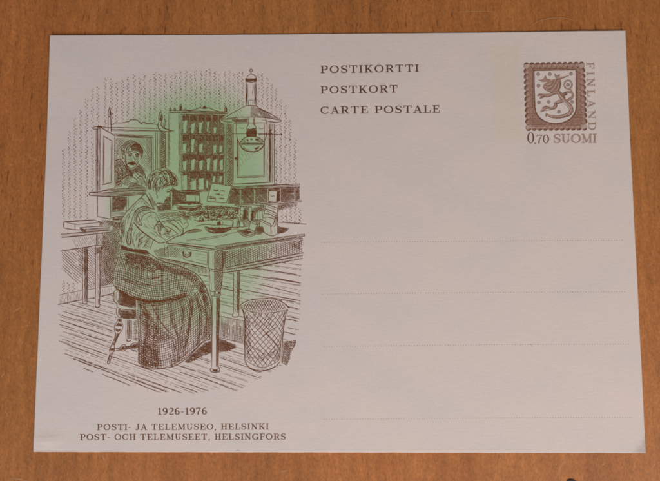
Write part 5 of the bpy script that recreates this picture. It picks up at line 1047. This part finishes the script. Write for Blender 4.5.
fibre('hair', [(348,26),(354,16.5),(362,9.5),(372,4.5),(384,2.4),(396,4)], .00002, mh2, 'very faint thin curved hair on the wood above the middle of the card', 'hair')

mc, nt, b = material('black_crumb')
tc = node(nt, 'ShaderNodeTexCoord'); nn = noise(nt, tc.outputs['Object'], 4000, 2); nt.links.new(ramp(nt, nn, [(.3, (.05, .036, .034)), (.7, (.10, .07, .06))]), b.inputs['Base Color']); b.inputs['Roughness'].default_value = .7
(cx, cy), (ex_, ey_) = on_plane([(572.4, 482.8), (578.4, 482.8)], 0.0)
rad = float(ex_ - cx); NV, NU = 9, 28
vv, ff = [], []
for j in range(NV + 1):
    ph = j / NV * math.pi / 2
    for i in range(NU):
        th = 2 * math.pi * i / NU; k = 1 + .10 * math.sin(3 * th + 1) + .06 * math.sin(5 * th)
        vv.append((rad * k * math.cos(ph) * math.cos(th), rad * .62 * k * math.cos(ph) * math.sin(th), .0005 * math.sin(ph) + .00002))
for j in range(NV):
    for i in range(NU): ff.append((j * NU + i, j * NU + (i + 1) % NU, (j + 1) * NU + (i + 1) % NU, (j + 1) * NU + i))
crumb = link('crumb', vv, ff, mc, None, True); crumb.location = (cx, cy, 0); crumb.rotation_euler[2] = -.2
tag(crumb, 'small black crumb on the wood at the lower edge of the photo, below the card', 'crumb')

# light scratches in the varnish
ms, nt, b = material('scratched_varnish'); b.inputs['Base Color'].default_value = (.42, .215, .10, 1); b.inputs['Roughness'].default_value = .6
sc_v, sc_f = [], []
for pts, w in (([(555.4,480),(560,468),(566.5,457.5)], .7),([(102,455),(104.6,462)], 1.1),([(13,312),(21,307.5)], 1.2),([(5,372),(1,377)], 1.0),([(24,154),(42,163.5)], .6),([(8,207),(4,216)], .8),([(11,478),(28,480.5)], 1.0),([(5,410),(8,417)], 1.0),([(280,472),(288,470)], .9),([(14,28),(17,26)], .8),([(650,470),(656,462)], .8),([(600,466),(606,463)], .8),([(20,345),(24,341)], .8),([(646,268),(653,262)], .7),([(450,12.6),(478,11.4),(500,11.8)], .45),([(180,471),(184,477)], .8)):
    p = spline(pts, 6) if len(pts) > 2 else np.array([pts[0], ((pts[0][0]+pts[1][0])/2+.3, (pts[0][1]+pts[1][1])/2), pts[1]])
    t = np.gradient(p, axis=0); t /= np.linalg.norm(t, axis=1)[:, None]; nrm = np.stack([-t[:, 1], t[:, 0]], 1)
    ww = w * (1 - .8 * np.abs(np.linspace(-1, 1, len(p))) ** 2)
    q = on_plane(np.vstack([p + nrm * ww[:, None] / 2, p - nrm * ww[:, None] / 2]), 0.0); k = len(p); n0 = len(sc_v)
    zz = .00001 + rng.random() * .00001
    sc_v += [(x, y, zz) for x, y in q]; sc_f += [(n0 + i, n0 + k + i, n0 + k + i + 1, n0 + i + 1) for i in range(k - 1)]
scr = link('scratched_varnish', sc_v, sc_f, ms, table)
for p in scr.data.polygons:
    pass
